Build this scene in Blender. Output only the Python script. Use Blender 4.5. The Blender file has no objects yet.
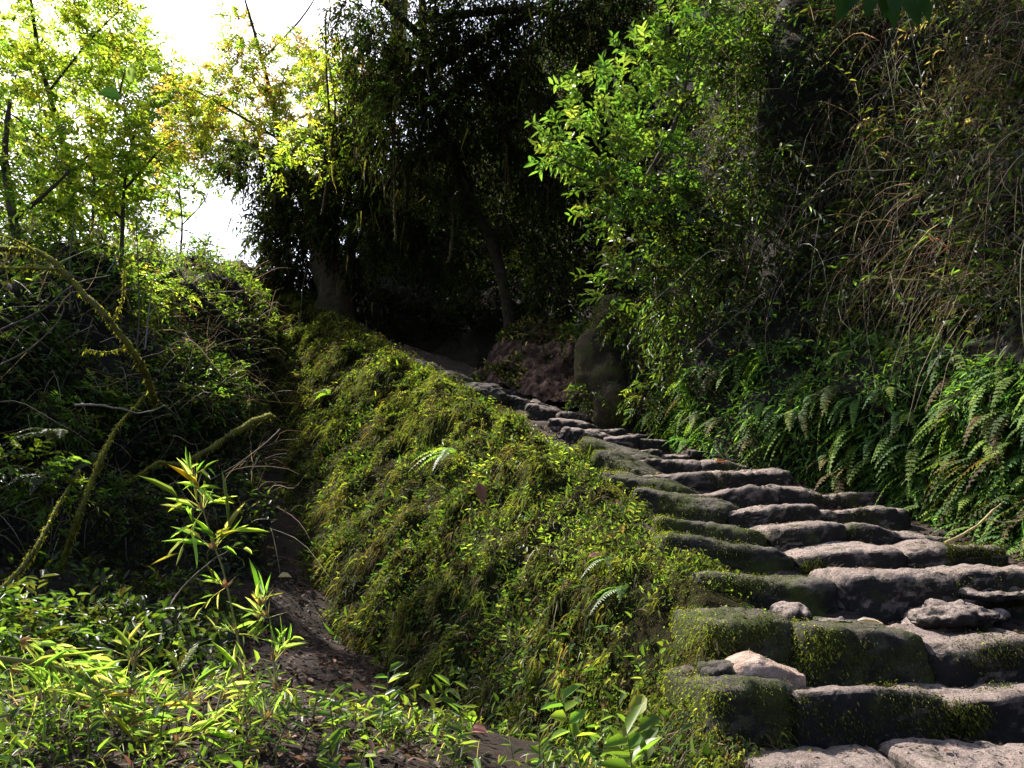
import bpy, math, random
import numpy as np
from mathutils import Vector

rng = np.random.default_rng(11)
random.seed(11)
sc = bpy.context.scene
COL = sc.collection

# ------------------------------------------------------------------ camera frame
FPX = 804.0
HOR = 585.0
TH = math.atan((HOR - 384.0) / FPX)
CT, ST = math.cos(TH), math.sin(TH)


def P(u, v, d):
    """world point seen at (u, v) at ground distance d (eye at the origin)"""
    a = (u - 512.0) / FPX
    b = (384.0 - v) / FPX
    y = CT - b * ST
    z = ST + b * CT
    k = d / y
    return np.array([a * k, d, z * k])


def proj(p):
    p = np.asarray(p, float)
    x, y, z = p[..., 0], p[..., 1], p[..., 2]
    f = y * CT + z * ST
    b = -y * ST + z * CT
    f = np.where(f < 0.05, 0.05, f)
    return 512 + FPX * x / f, 384 - FPX * b / f


def unit(v):
    v = np.asarray(v, float)
    return v / np.maximum(np.linalg.norm(v, axis=-1, keepdims=True), 1e-9)


SUN = unit(np.array([-0.50, 0.40, 0.77]))


# ------------------------------------------------------------------ noise
def hash3(i, j, k, seed):
    n = (i * 374761393 + j * 668265263 + k * 2147483647 + seed * 1274126177) & 0xFFFFFFFF
    n = ((n ^ (n >> 13)) * 1274126177) & 0xFFFFFFFF
    n = n ^ (n >> 16)
    return (n & 0xFFFF) / 65535.0


def vnoise(p, seed=0):
    p = np.asarray(p, float)
    f = np.floor(p)
    i = f.astype(np.int64)
    t = p - f
    t = t * t * (3 - 2 * t)
    r = 0
    for dx in (0, 1):
        for dy in (0, 1):
            for dz in (0, 1):
                w = (t[..., 0] if dx else 1 - t[..., 0]) * (t[..., 1] if dy else 1 - t[..., 1]) * (t[..., 2] if dz else 1 - t[..., 2])
                r = r + w * hash3(i[..., 0] + dx, i[..., 1] + dy, i[..., 2] + dz, seed)
    return r * 2 - 1


def fbm(p, seed=0, oct=4):
    a, r, p = 1.0, 0, np.asarray(p, float)
    for o in range(oct):
        r = r + a * vnoise(p, seed + o)
        p = p * 2.03
        a *= 0.5
    return r


# ------------------------------------------------------------------ geometry collector
class Geo:
    def __init__(s):
        s.v, s.q, s.c, s.n = [], [], [], 0

    def add(s, verts, quads, cols):
        verts = np.asarray(verts, np.float32).reshape(-1, 3)
        s.v.append(verts)
        s.q.append(np.asarray(quads, np.int64).reshape(-1, 4) + s.n)
        cols = np.asarray(cols, np.float32)
        if cols.ndim == 1:
            cols = np.repeat(cols[None], len(verts), 0)
        s.c.append(cols)
        s.n += len(verts)

    def build(s, name, mat, parent=None, smooth=True):
        me = bpy.data.meshes.new(name)
        v = np.concatenate(s.v)
        q = np.concatenate(s.q)
        c = np.concatenate(s.c)
        me.vertices.add(len(v))
        me.vertices.foreach_set('co', v.ravel())
        me.loops.add(len(q) * 4)
        me.loops.foreach_set('vertex_index', q.ravel().astype(np.int32))
        me.polygons.add(len(q))
        me.polygons.foreach_set('loop_start', np.arange(0, len(q) * 4, 4, dtype=np.int32))
        if smooth:
            me.polygons.foreach_set('use_smooth', np.ones(len(q), bool))
        a = me.attributes.new('Col', 'FLOAT_COLOR', 'POINT')
        a.data.foreach_set('color', np.concatenate([c, np.ones((len(c), 1), np.float32)], 1).ravel())
        me.update(calc_edges=True)
        me.materials.append(mat)
        o = bpy.data.objects.new(name, me)
        COL.objects.link(o)
        if parent:
            o.parent = parent
        return o


def tag(o, label=None, cat=None, group=None, kind=None):
    if label:
        o['label'] = label
    if cat:
        o['category'] = cat
    if group:
        o['group'] = group
    if kind:
        o['kind'] = kind
    return o


def empty(name, loc, label, cat, group=None):
    o = bpy.data.objects.new(name, None)
    o.empty_display_size = 0.1
    COL.objects.link(o)
    o.location = [float(x) for x in loc]
    return tag(o, label, cat, group)


def under(root, o):
    """parent o (built in world coordinates) under root without moving it"""
    o.parent = root
    o.matrix_parent_inverse.identity()
    me = o.data
    n = len(me.vertices)
    co = np.empty(n * 3, np.float32)
    me.vertices.foreach_get('co', co)
    co = co.reshape(-1, 3) - np.array(root.location, np.float32)
    me.vertices.foreach_set('co', co.ravel())
    me.update()
    return o


def pal(n, cols, w=None, jit=0.25):
    cols = np.asarray(cols, float)
    if w is not None:
        w = np.asarray(w, float)
        w = w / w.sum()
    k = rng.choice(len(cols), n, p=w)
    c = cols[k] * np.exp(rng.normal(0, jit, (n, 1))) * (1 + rng.normal(0, 0.07, (n, 3)))
    return np.clip(c, 0.003, 0.9)


def leaves(g, pos, d, nrm, L, W, col, fold=0.25, droop=0.15):
    pos = np.asarray(pos, float)
    n_ = len(pos)
    if n_ == 0:
        return
    d = unit(d)
    s = unit(np.cross(d, nrm))
    n = np.cross(s, d)
    L = np.broadcast_to(np.asarray(L, float), (n_,))[:, None]
    W = np.broadcast_to(np.asarray(W, float), (n_,))[:, None]
    b = pos
    m1 = pos + d * L * 0.32
    m2 = pos + d * L * 0.70 - n * L * droop * 0.45
    tip = pos + d * L - n * L * droop
    up = n * W * fold
    V = np.stack([b, m1 - s * W * 0.5 + up, m2 - s * W * 0.38 + up, tip, m2 + s * W * 0.38 + up, m1 + s * W * 0.5 + up], 1)
    base = np.arange(n_)[:, None] * 6
    Q = np.concatenate([base + np.array([[0, 5, 4, 3]]), base + np.array([[0, 3, 2, 1]])], 0)
    g.add(V.reshape(-1, 3), Q, np.repeat(col, 6, 0))


def blades(g, pos, d, L, W, col, bend=0.5, seg=4, taper=0.85, wob=0.0):
    """thin curved strips: grass, stems, hanging roots"""
    pos = np.asarray(pos, float)
    n_ = len(pos)
    if n_ == 0:
        return
    d = unit(d)
    L = np.broadcast_to(np.asarray(L, float), (n_,))[:, None]
    W = np.broadcast_to(np.asarray(W, float), (n_,))[:, None]
    bend = np.broadcast_to(np.asarray(bend, float), (n_,))[:, None]
    s = unit(np.cross(d, unit(rng.normal(size=(n_, 3)))))
    wv = rng.normal(size=(n_, 3)) * wob
    ph = rng.uniform(0, 6.28, (n_, 1))
    rows = []
    for k in range(seg + 1):
        t = k / seg
        c = pos + d * L * t + np.array([0, 0, -1.0]) * L * bend * t * t + wv * L * np.sin(t * 5 + ph) * t
        w = W * 0.5 * (1 - taper * t ** 1.5)
        rows += [c - s * w, c + s * w]
    V = np.stack(rows, 1)
    base = np.arange(n_)[:, None] * (2 * (seg + 1))
    Q = np.concatenate([base + np.array([[2 * k, 2 * k + 1, 2 * k + 3, 2 * k + 2]]) for k in range(seg)], 0)
    g.add(V.reshape(-1, 3), Q, np.repeat(col, 2 * (seg + 1), 0))


def smooth_path(pts, n):
    pts = np.asarray(pts, float)
    m = len(pts)
    t = np.linspace(0, m - 1, n)
    i = np.clip(np.floor(t).astype(int), 0, m - 2)
    f = (t - i)[:, None]
    p0 = pts[np.clip(i - 1, 0, m - 1)]
    p1 = pts[i]
    p2 = pts[i + 1]
    p3 = pts[np.clip(i + 2, 0, m - 1)]
    return 0.5 * (2 * p1 + (p2 - p0) * f + (2 * p0 - 5 * p1 + 4 * p2 - p3) * f ** 2 + (3 * p1 - p0 - 3 * p2 + p3) * f ** 3)


def tube(g, pts, r0, r1, col, sides=8, n=None, rough=0.0, seed=1, smooth=True):
    pts = smooth_path(pts, n or len(pts) * 5) if smooth else np.asarray(pts, float)
    m = len(pts)
    r = np.linspace(r0, r1, m)
    tan = unit(np.gradient(pts, axis=0))
    ref = np.array([0.3, 0.5, 0.81])
    if abs(np.dot(tan.mean(0), ref)) > 0.9 * np.linalg.norm(tan.mean(0)):
        ref = np.array([0.9, -0.3, 0.1])
    a = unit(np.cross(tan, ref))
    b = np.cross(tan, a)
    ang = np.linspace(0, 2 * np.pi, sides, endpoint=False)
    ring = a[:, None] * np.cos(ang)[None, :, None] + b[:, None] * np.sin(ang)[None, :, None]
    V = pts[:, None] + ring * r[:, None, None]
    if rough:
        V = V + ring * (r[:, None] * rough * fbm(V / max(r0, 0.02) * 0.9, seed, 3))[..., None]
    idx = np.arange(m * sides).reshape(m, sides)
    Q = np.stack([idx[:-1], np.roll(idx, -1, 1)[:-1], np.roll(idx, -1, 1)[1:], idx[1:]], -1)
    n0 = m * sides
    V = np.concatenate([V.reshape(-1, 3), pts[-1:] + tan[-1:] * r1 * 0.5])
    last = idx[-1]
    cap = np.stack([last, np.roll(last, -1), np.full(sides, n0), np.full(sides, n0)], -1)
    # cap as degenerate-free quads: pair the triangles
    capq = np.array([[last[i], last[(i + 1) % sides], last[(i + 2) % sides], n0] for i in range(0, sides, 2)])
    g.add(V, np.concatenate([Q.reshape(-1, 4), capq]), np.asarray(col, float))


# ------------------------------------------------------------------ materials
def new_mat(name):
    m = bpy.data.materials.new(name)
    m.use_nodes = True
    m.node_tree.nodes.clear()
    return m, m.node_tree.nodes, m.node_tree.links


def leaf_mat(name, trans=0.4, rough=0.5, tcol=(1.25, 1.35, 0.55), spec=0.35):
    m, N, K = new_mat(name)
    out = N.new('ShaderNodeOutputMaterial')
    at = N.new('ShaderNodeAttribute')
    at.attribute_name = 'Col'
    pb = N.new('ShaderNodeBsdfPrincipled')
    pb.inputs['Roughness'].default_value = rough
    pb.inputs['Specular IOR Level'].default_value = spec
    K.new(at.outputs['Color'], pb.inputs['Base Color'])
    if trans > 0:
        tr = N.new('ShaderNodeBsdfTranslucent')
        mu = N.new('ShaderNodeMix')
        mu.data_type = 'RGBA'
        mu.blend_type = 'MULTIPLY'
        mu.inputs['Factor'].default_value = 1
        K.new(at.outputs['Color'], mu.inputs[6])
        mu.inputs[7].default_value = (tcol[0] * 1.9, tcol[1] * 1.9, tcol[2] * 1.9, 1)
        K.new(mu.outputs[2], tr.inputs['Color'])
        mx = N.new('ShaderNodeMixShader')
        mx.inputs[0].default_value = trans
        K.new(pb.outputs[0], mx.inputs[1])
        K.new(tr.outputs[0], mx.inputs[2])
        K.new(mx.outputs[0], out.inputs[0])
    else:
        K.new(pb.outputs[0], out.inputs[0])
    return m


def ground_mat(name, cols, scale=3.0, bump=0.6, bscale=30, rough=0.95, attr=False, moss=None, spec=0.2, riser_shade=None):
    """noise between cols, optional moss mask (noise + upward normal)"""
    m, N, K = new_mat(name)
    out = N.new('ShaderNodeOutputMaterial')
    pb = N.new('ShaderNodeBsdfPrincipled')
    pb.inputs['Roughness'].default_value = rough
    pb.inputs['Specular IOR Level'].default_value = spec
    geo = N.new('ShaderNodeNewGeometry')
    n1 = N.new('ShaderNodeTexNoise')
    n1.inputs['Scale'].default_value = scale
    n1.inputs['Detail'].default_value = 8
    n1.inputs['Roughness'].default_value = 0.65
    K.new(geo.outputs['Position'], n1.inputs['Vector'])
    rp = N.new('ShaderNodeValToRGB')
    e = rp.color_ramp.elements
    e[0].position, e[1].position = 0.3, 0.72
    e[0].color = (*cols[0], 1)
    e[1].color = (*cols[-1], 1)
    for i, c in enumerate(cols[1:-1]):
        x = e.new(0.3 + 0.42 * (i + 1) / (len(cols) - 1))
        x.color = (*c, 1)
    K.new(n1.outputs['Fac'], rp.inputs[0])
    last = rp.outputs[0]
    n3 = N.new('ShaderNodeTexNoise')
    n3.inputs['Scale'].default_value = bscale * 3.1
    n3.inputs['Detail'].default_value = 6
    n3.inputs['Roughness'].default_value = 0.75
    K.new(geo.outputs['Position'], n3.inputs['Vector'])
    # fine grain, light and dark specks of the material itself
    mr = N.new('ShaderNodeMapRange')
    mr.inputs[1].default_value, mr.inputs[2].default_value = 0.3, 0.7
    mr.inputs[3].default_value, mr.inputs[4].default_value = (0.45, 1.75) if riser_shade else (0.6, 1.45)
    K.new(n3.outputs['Fac'], mr.inputs[0])
    sp = N.new('ShaderNodeMix')
    sp.data_type = 'RGBA'
    sp.blend_type = 'MULTIPLY'
    sp.inputs['Factor'].default_value = 1
    K.new(last, sp.inputs[6])
    K.new(mr.outputs[0], sp.inputs[7])
    last = sp.outputs[2]
    if attr:
        at = N.new('ShaderNodeAttribute')
        at.attribute_name = 'Col'
        mu = N.new('ShaderNodeMix')
        mu.data_type = 'RGBA'
        mu.blend_type = 'MULTIPLY'
        mu.inputs['Factor'].default_value = 1
        K.new(last, mu.inputs[6])
        K.new(at.outputs['Color'], mu.inputs[7])
        last = mu.outputs[2]
    if riser_shade:
        # noisy dark patches weighted by normal: shade of the risers put into the colour
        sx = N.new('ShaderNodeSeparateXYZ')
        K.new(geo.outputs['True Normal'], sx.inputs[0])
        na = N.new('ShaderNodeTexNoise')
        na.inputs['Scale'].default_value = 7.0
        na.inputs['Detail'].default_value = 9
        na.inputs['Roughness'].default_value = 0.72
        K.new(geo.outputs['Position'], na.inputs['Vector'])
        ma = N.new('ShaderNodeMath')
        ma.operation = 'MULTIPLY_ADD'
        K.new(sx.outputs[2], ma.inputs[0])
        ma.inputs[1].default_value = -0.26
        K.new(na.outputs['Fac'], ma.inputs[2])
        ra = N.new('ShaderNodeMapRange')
        ra.inputs[1].default_value, ra.inputs[2].default_value = riser_shade
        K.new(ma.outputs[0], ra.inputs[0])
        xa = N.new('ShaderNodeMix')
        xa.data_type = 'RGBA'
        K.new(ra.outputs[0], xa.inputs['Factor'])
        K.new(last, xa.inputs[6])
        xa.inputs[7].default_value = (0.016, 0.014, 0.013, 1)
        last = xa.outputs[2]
    if moss:
        mcol, lo, hi, upw = moss
        n2 = N.new('ShaderNodeTexNoise')
        n2.inputs['Scale'].default_value = 4.5
        n2.inputs['Detail'].default_value = 9
        n2.inputs['Roughness'].default_value = 0.7
        K.new(geo.outputs['Position'], n2.inputs['Vector'])
        r2 = N.new('ShaderNodeMapRange')
        r2.inputs[1].default_value, r2.inputs[2].default_value = lo, hi
        K.new(n2.outputs['Fac'], r2.inputs[0])
        mc = N.new('ShaderNodeMix')
        mc.data_type = 'RGBA'
        K.new(n3.outputs['Fac'], mc.inputs['Factor'])
        mc.inputs[6].default_value = (mcol[0] * 0.45, mcol[1] * 0.45, mcol[2] * 0.45, 1)
        mc.inputs[7].default_value = (mcol[0] * 1.5, mcol[1] * 1.5, mcol[2] * 1.5, 1)
        mm = N.new('ShaderNodeMix')
        mm.data_type = 'RGBA'
        K.new(r2.outputs[0], mm.inputs['Factor'])
        K.new(last, mm.inputs[6])
        K.new(mc.outputs[2], mm.inputs[7])
        last = mm.outputs[2]
    K.new(last, pb.inputs['Base Color'])
    bn = N.new('ShaderNodeTexNoise')
    bn.inputs['Scale'].default_value = bscale
    bn.inputs['Detail'].default_value = 9
    bn.inputs['Roughness'].default_value = 0.7
    K.new(geo.outputs['Position'], bn.inputs['Vector'])
    bp = N.new('ShaderNodeBump')
    bp.inputs['Strength'].default_value = bump
    bp.inputs['Distance'].default_value = 0.03
    K.new(bn.outputs['Fac'], bp.inputs['Height'])
    K.new(bp.outputs[0], pb.inputs['Normal'])
    K.new(pb.outputs[0], out.inputs[0])
    return m


M_LEAF = leaf_mat('leaf', 0.5, 0.42)
M_SUNLEAF = leaf_mat('backlit_leaf', 0.62, 0.45, tcol=(1.45, 1.4, 0.55))
M_DARK = leaf_mat('dark_leaf', 0.22, 0.7, spec=0.06)
M_FERN = leaf_mat('fern_frond', 0.35, 0.65, spec=0.12)
M_BUSH = leaf_mat('glossy_leaf', 0.3, 0.45, tcol=(1.1, 1.3, 0.5), spec=0.5)
M_MOSS = leaf_mat('moss_frond', 0.38, 0.8, spec=0.08)
M_DRY = leaf_mat('dry_straw', 0.2, 0.7, tcol=(1, 0.9, 0.7), spec=0.2)
M_TWIG = leaf_mat('twig', 0.0, 0.8, spec=0.2)
M_SOIL = ground_mat('dark_soil', [(0.012, 0.008, 0.006), (0.028, 0.018, 0.013), (0.055, 0.036, 0.026)], 5, 0.9, 40)
M_PATH = ground_mat('path_earth', [(0.02, 0.014, 0.012), (0.045, 0.031, 0.027), (0.10, 0.072, 0.062)], 4, 0.9, 45)
M_WALL = ground_mat('mossy_earth', [(0.012, 0.010, 0.006), (0.026, 0.022, 0.011), (0.035, 0.042, 0.012)], 6, 1.0, 35, spec=0.02)
M_HILL = ground_mat('hill_soil', [(0.006, 0.005, 0.004), (0.014, 0.012, 0.008), (0.026, 0.022, 0.014)], 4, 1.0, 20)
M_STONE = ground_mat('weathered_stone', [(0.11, 0.09, 0.08), (0.26, 0.215, 0.195), (0.50, 0.42, 0.385)], 7, 1.0, 34, rough=0.85, attr=True, riser_shade=(0.25, 0.45),
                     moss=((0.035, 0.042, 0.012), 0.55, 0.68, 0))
M_MSTONE = ground_mat('mossy_stone', [(0.05, 0.043, 0.038), (0.10, 0.09, 0.08), (0.20, 0.18, 0.16)], 7, 1.0, 34, rough=0.9, attr=True, riser_shade=(0.24, 0.5),
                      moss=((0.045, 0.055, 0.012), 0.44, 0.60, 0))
M_ROCK = ground_mat('pink_rock', [(0.22, 0.15, 0.12), (0.38, 0.27, 0.22), (0.52, 0.40, 0.33)], 14, 1.0, 40, rough=0.9)
M_BARK = ground_mat('bark', [(0.03, 0.022, 0.015), (0.075, 0.058, 0.042), (0.15, 0.12, 0.09)], 9, 1.0, 25, attr=True,
                    moss=((0.03, 0.04, 0.01), 0.52, 0.62, 0))
M_MBARK = ground_mat('mossy_bark', [(0.04, 0.03, 0.015), (0.09, 0.08, 0.03), (0.14, 0.13, 0.05)], 12, 1.0, 30, attr=True,
                     moss=((0.20, 0.19, 0.035), 0.38, 0.52, 0))


def loft(ctrl, nu, nv):
    """ctrl [rows][cols] -> smooth grid nv x nu"""
    c = np.asarray(ctrl, float)
    rows = np.stack([smooth_path(r, nu) for r in c])
    return np.stack([smooth_path(rows[:, j], nv) for j in range(nu)], 1)


def grid_normals(G):
    du = np.gradient(G, axis=1)
    dv = np.gradient(G, axis=0)
    return unit(np.cross(du, dv))


def grid_obj(name, G, mat, col=(1, 1, 1)):
    nv, nu = G.shape[:2]
    idx = np.arange(nv * nu).reshape(nv, nu)
    Q = np.stack([idx[:-1, :-1], idx[:-1, 1:], idx[1:, 1:], idx[1:, :-1]], -1)
    g = Geo()
    g.add(G.reshape(-1, 3), Q.reshape(-1, 4), np.asarray(col, float))
    return g.build(name, mat)


class Surf:
    """a grid that can be sampled in screen-density or by area"""

    def __init__(s, G, flip=False):
        s.G = G
        s.N = grid_normals(G) * (-1 if flip else 1)

    def sample(s, n, wfun=None, lod=1.0):
        G = s.G
        c = 0.25 * (G[:-1, :-1] + G[1:, :-1] + G[:-1, 1:] + G[1:, 1:])
        a = np.linalg.norm(np.cross(G[1:, :-1] - G[:-1, :-1], G[:-1, 1:] - G[:-1, :-1]), axis=-1)
        w = a / np.maximum(c[..., 1], 1.5) ** lod
        if wfun is not None:
            u, v = proj(c)
            w = w * np.maximum(wfun(u, v, c), 0)
        w = w.ravel() / w.sum()
        k = rng.choice(len(w), n, p=w)
        i, j = np.unravel_index(k, a.shape)
        fi, fj = rng.random(n)[:, None], rng.random(n)[:, None]

        def bl(A):
            return (A[i, j] * (1 - fi) * (1 - fj) + A[i + 1, j] * fi * (1 - fj) + A[i, j + 1] * (1 - fi) * fj + A[i + 1, j + 1] * fi * fj)
        return bl(G), unit(bl(s.N))


def rbf(pts):
    pts = np.asarray(pts, float)
    xy = pts[:, :2]
    n = len(xy)
    A = np.linalg.norm(xy[:, None] - xy[None], axis=-1)
    M = np.zeros((n + 3, n + 3))
    M[:n, :n] = A + np.eye(n) * 0.02
    M[:n, n] = 1
    M[:n, n + 1:] = xy
    M[n, :n] = 1
    M[n + 1:, :n] = xy.T
    r = np.zeros(n + 3)
    r[:n] = pts[:, 2]
    w = np.linalg.solve(M, r)

    def f(x, y):
        q = np.stack([x, y], -1)
        d = np.linalg.norm(q[..., None, :] - xy, axis=-1)
        return d @ w[:n] + w[n] + q @ w[n + 1:]
    return f


# ------------------------------------------------------------------ guide curves
CREST = np.array([[0.72, 2.3, -0.74], [0.70, 2.9, -0.45], [0.80, 3.3, -0.22], P(690, 560, 3.75), P(655, 531, 4.25), P(622, 497, 4.8),
                  P(592, 455, 5.6), P(542, 416, 7.0), P(482, 391, 8.7), P(392, 356, 11.2), P(322, 322, 13.8), P(258, 280, 16.5)])
CREST[:, 2] += np.array([0, 0, 0, -0.05, -0.08, -0.12, -0.18, -0.24, -0.14, 0.12, 0.24, 0.28])
BASE = np.array([[0.52, 2.1, -0.98], P(692, 800, 2.8), P(606, 765, 3.55), P(510, 738, 4.3), P(408, 704, 5.2), P(345, 645, 6.3), P(300, 560, 7.9), P(286, 500, 9.3), P(272, 430, 11.0), P(258, 370, 13.0), P(245, 320, 14.8), P(232, 288, 16.8)])
RIGHT = np.array([[4.6, 2.2, -0.6], [4.3, 2.9, -0.33], [3.9, 3.5, -0.08], P(1110, 560, 4.2), P(1012, 533, 4.8), P(915, 500, 5.6),
                  P(800, 474, 6.4), P(690, 447, 7.4), P(604, 408, 9.3), P(485, 373, 11.8), P(385, 340, 14.2), P(300, 300, 17.0)])
LB0 = [P(-260, 715, 3.1), P(-20, 690, 3.6), P(100, 672, 4.0), P(195, 645, 4.6), P(255, 585, 6.6)]
LB1 = [P(-260, 540, 4.4), P(-20, 525, 5.8), P(100, 512, 7.0), P(195, 488, 8.4), P(255, 455, 9.8)]
LB2 = [P(-260, 380, 4.6), P(-20, 380, 5.9), P(100, 385, 7.3), P(200, 378, 9.2), P(258, 385, 11.6)]
LB3 = [P(-260, 250, 5.5), P(-20, 262, 7.0), P(100, 264, 9.0), P(185, 268, 12.0), P(246, 278, 16.2)]
LB4 = [p + np.array([-2.5, 2.5, -0.1]) for p in LB3]
LB5 = [p + np.array([-7, 6, -3.5]) for p in LB3]

# ------------------------------------------------------------------ terrain
gpts = list(BASE) + LB0 + [P(0, 770, 2.5), P(200, 765, 2.6), P(400, 748, 3.0), P(150, 690, 3.5), P(300, 645, 4.9), P(350, 692, 4.3), P(240, 640, 5.0),
                           (-4, 1, -0.9), (0, 0.6, -1.35), (1.5, 0.2, -1.6), (-4, -3, -1.7), (4, -3, -1.9), (4.5, 1, -1.1), (1.6, 1.6, -1.05), (2.4, 2.2, -0.85)]
gz = rbf(gpts)
xs, ys = np.meshgrid(np.linspace(-7, 5.2, 240), np.linspace(-4, 16.5, 380))
zz = gz(xs, ys)
GG = np.stack([xs, ys, zz], -1)
# keep the gully floor under the stairs
cx = np.interp(ys, CREST[:, 1], CREST[:, 0])
GG[..., 2] -= np.clip((xs - cx + 0.15) * 1.5, 0, 0.8) * (ys > 2.0)
GG[..., 2] += 0.04 * fbm(GG * 2.2, 3) + 0.015 * fbm(GG * 9, 5)
tag(grid_obj('gully_ground', GG, M_SOIL), kind='structure')
gs = Surf(GG)

th = np.linspace(-1, 1, 60)
bx, by = np.meshgrid(th * np.abs(th) ** 2 * 600, th * np.abs(th) ** 2 * 600)
BG = np.stack([bx, by, np.full_like(bx, -2.6) - 0.006 * np.hypot(bx, by)], -1)
tag(grid_obj('ground', BG, M_SOIL), kind='structure')

# stairs earth
stair_pts = list(CREST - [0, 0, 0.05]) + list(RIGHT)


def wall_profile():
    rows = []
    for t, bul in ((-0.12, 0), (0.0, 0.0), (0.25, 0.04), (0.5, 0.08), (0.78, 0.13), (0.95, 0.13), (1.0, 0.02), (1.04, -0.02)):
        p = BASE + (CREST - BASE) * t
        tan = unit(np.gradient(CREST, axis=0) * [1, 1, 0])
        outn = np.stack([-tan[:, 1], tan[:, 0], tan[:, 2] * 0], -1)
        # left of travel = gully side
        p = p + outn * bul * np.clip(0.1 + 0.16 * np.arange(len(p)), 0, 1.5)[:, None]
        if t > 1:
            p = CREST - outn * 0.25 + [0, 0, -0.10]
        rows.append(p)
    return rows


WG = loft(wall_profile(), 700, 150)
wn = grid_normals(WG)
if np.mean(wn[..., 0]) > 0:
    wn = -wn
amp = np.clip(np.linspace(0.3, 1.5, WG.shape[0]), 0, 1)[:, None] * np.clip(np.linspace(4.0, 0, WG.shape[0]), 0.12, 1)[:, None]
amp = amp * np.clip((WG[..., 1] - 1.2) / 4.0, 0.35, 1.0)
WG = WG + wn * (amp * (0.06 * fbm(WG * 1.3, 21, 3) + 0.10 * fbm(WG * [4.5, 4.5, 1.1], 22, 3) + 0.09 * np.abs(vnoise(WG * [7, 7, 3.5], 24)) + 0.04 * fbm(WG * 15, 25, 2) - 0.08))[..., None]
wall_obj = grid_obj('mossy_wall', WG, M_WALL)
tag(wall_obj, 'steep moss covered retaining bank holding up the left side of the stone stairs', 'wall')
ws = Surf(WG)
if np.mean(ws.N[..., 0]) > 0:
    ws.N = -ws.N

# right hillside: wraps from beside the camera to behind the big tree
HB = [np.array([5.6, -3.0, -1.6]), np.array([5.2, 0.3, -1.1])] + list(RIGHT)
HB = np.array(HB)
HB[10:13] += np.array([0.25, 0.9, 0.0])
htan = unit(np.gradient(HB, axis=0) * [1, 1, 0])
hout = np.stack([htan[:, 1], -htan[:, 0], htan[:, 0] * 0], -1)
hs = np.array([1, 1, 1, 1, 1, 1, 1, 1, 1, 1.15, 1.1, 1.5, 1.35, 0.8])
hrows = []
for dz, off in ((-0.25, -0.15), (0.0, 0.0), (0.55, 0.22), (1.05, 0.42), (1.45, 0.85), (2.0, 1.0), (3.0, 1.1), (4.6, 1.6), (6.5, 2.6), (8.2, 5.5)):
    o = off * np.where(np.arange(14) > 9, 1.6, 1.0)
    hrows.append(HB + hout * o[:, None] + np.stack([0 * hs, 0 * hs, dz * hs], -1))
HG = loft(hrows, 360, 150)
hn = grid_normals(HG)
if np.mean((hn * -hout.mean(0)).sum(-1)) < 0:
    hn = -hn
HG = HG + hn * (0.28 * fbm(HG * 0.8, 31, 3) + 0.10 * fbm(HG * 2.8, 32, 3))[..., None] * np.clip(np.linspace(0, 5, 150), 0, 1)[:, None, None]
tag(grid_obj('hillside', HG, M_HILL), kind='structure')
hsf = Surf(HG)
if np.mean((hsf.N * -hout.mean(0)).sum(-1)) < 0:
    hsf.N = -hsf.N

LG = loft([[p + np.array([0.3, -0.3, -0.4]) for p in LB0], LB0, LB1, LB2, LB3, LB4, LB5], 180, 150)
ln = grid_normals(LG)
if np.mean(ln[:80, :, 1]) > 0:
    ln = -ln
LG = LG + ln * (0.30 * fbm(LG * 0.9, 41, 3) + 0.12 * fbm(LG * 3.2, 42, 3))[..., None]
tag(grid_obj('overgrown_slope', LG, M_HILL), kind='structure')
lsf = Surf(LG)
if np.mean(lsf.N[:80, :, 1]) > 0:
    lsf.N = -lsf.N

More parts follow.
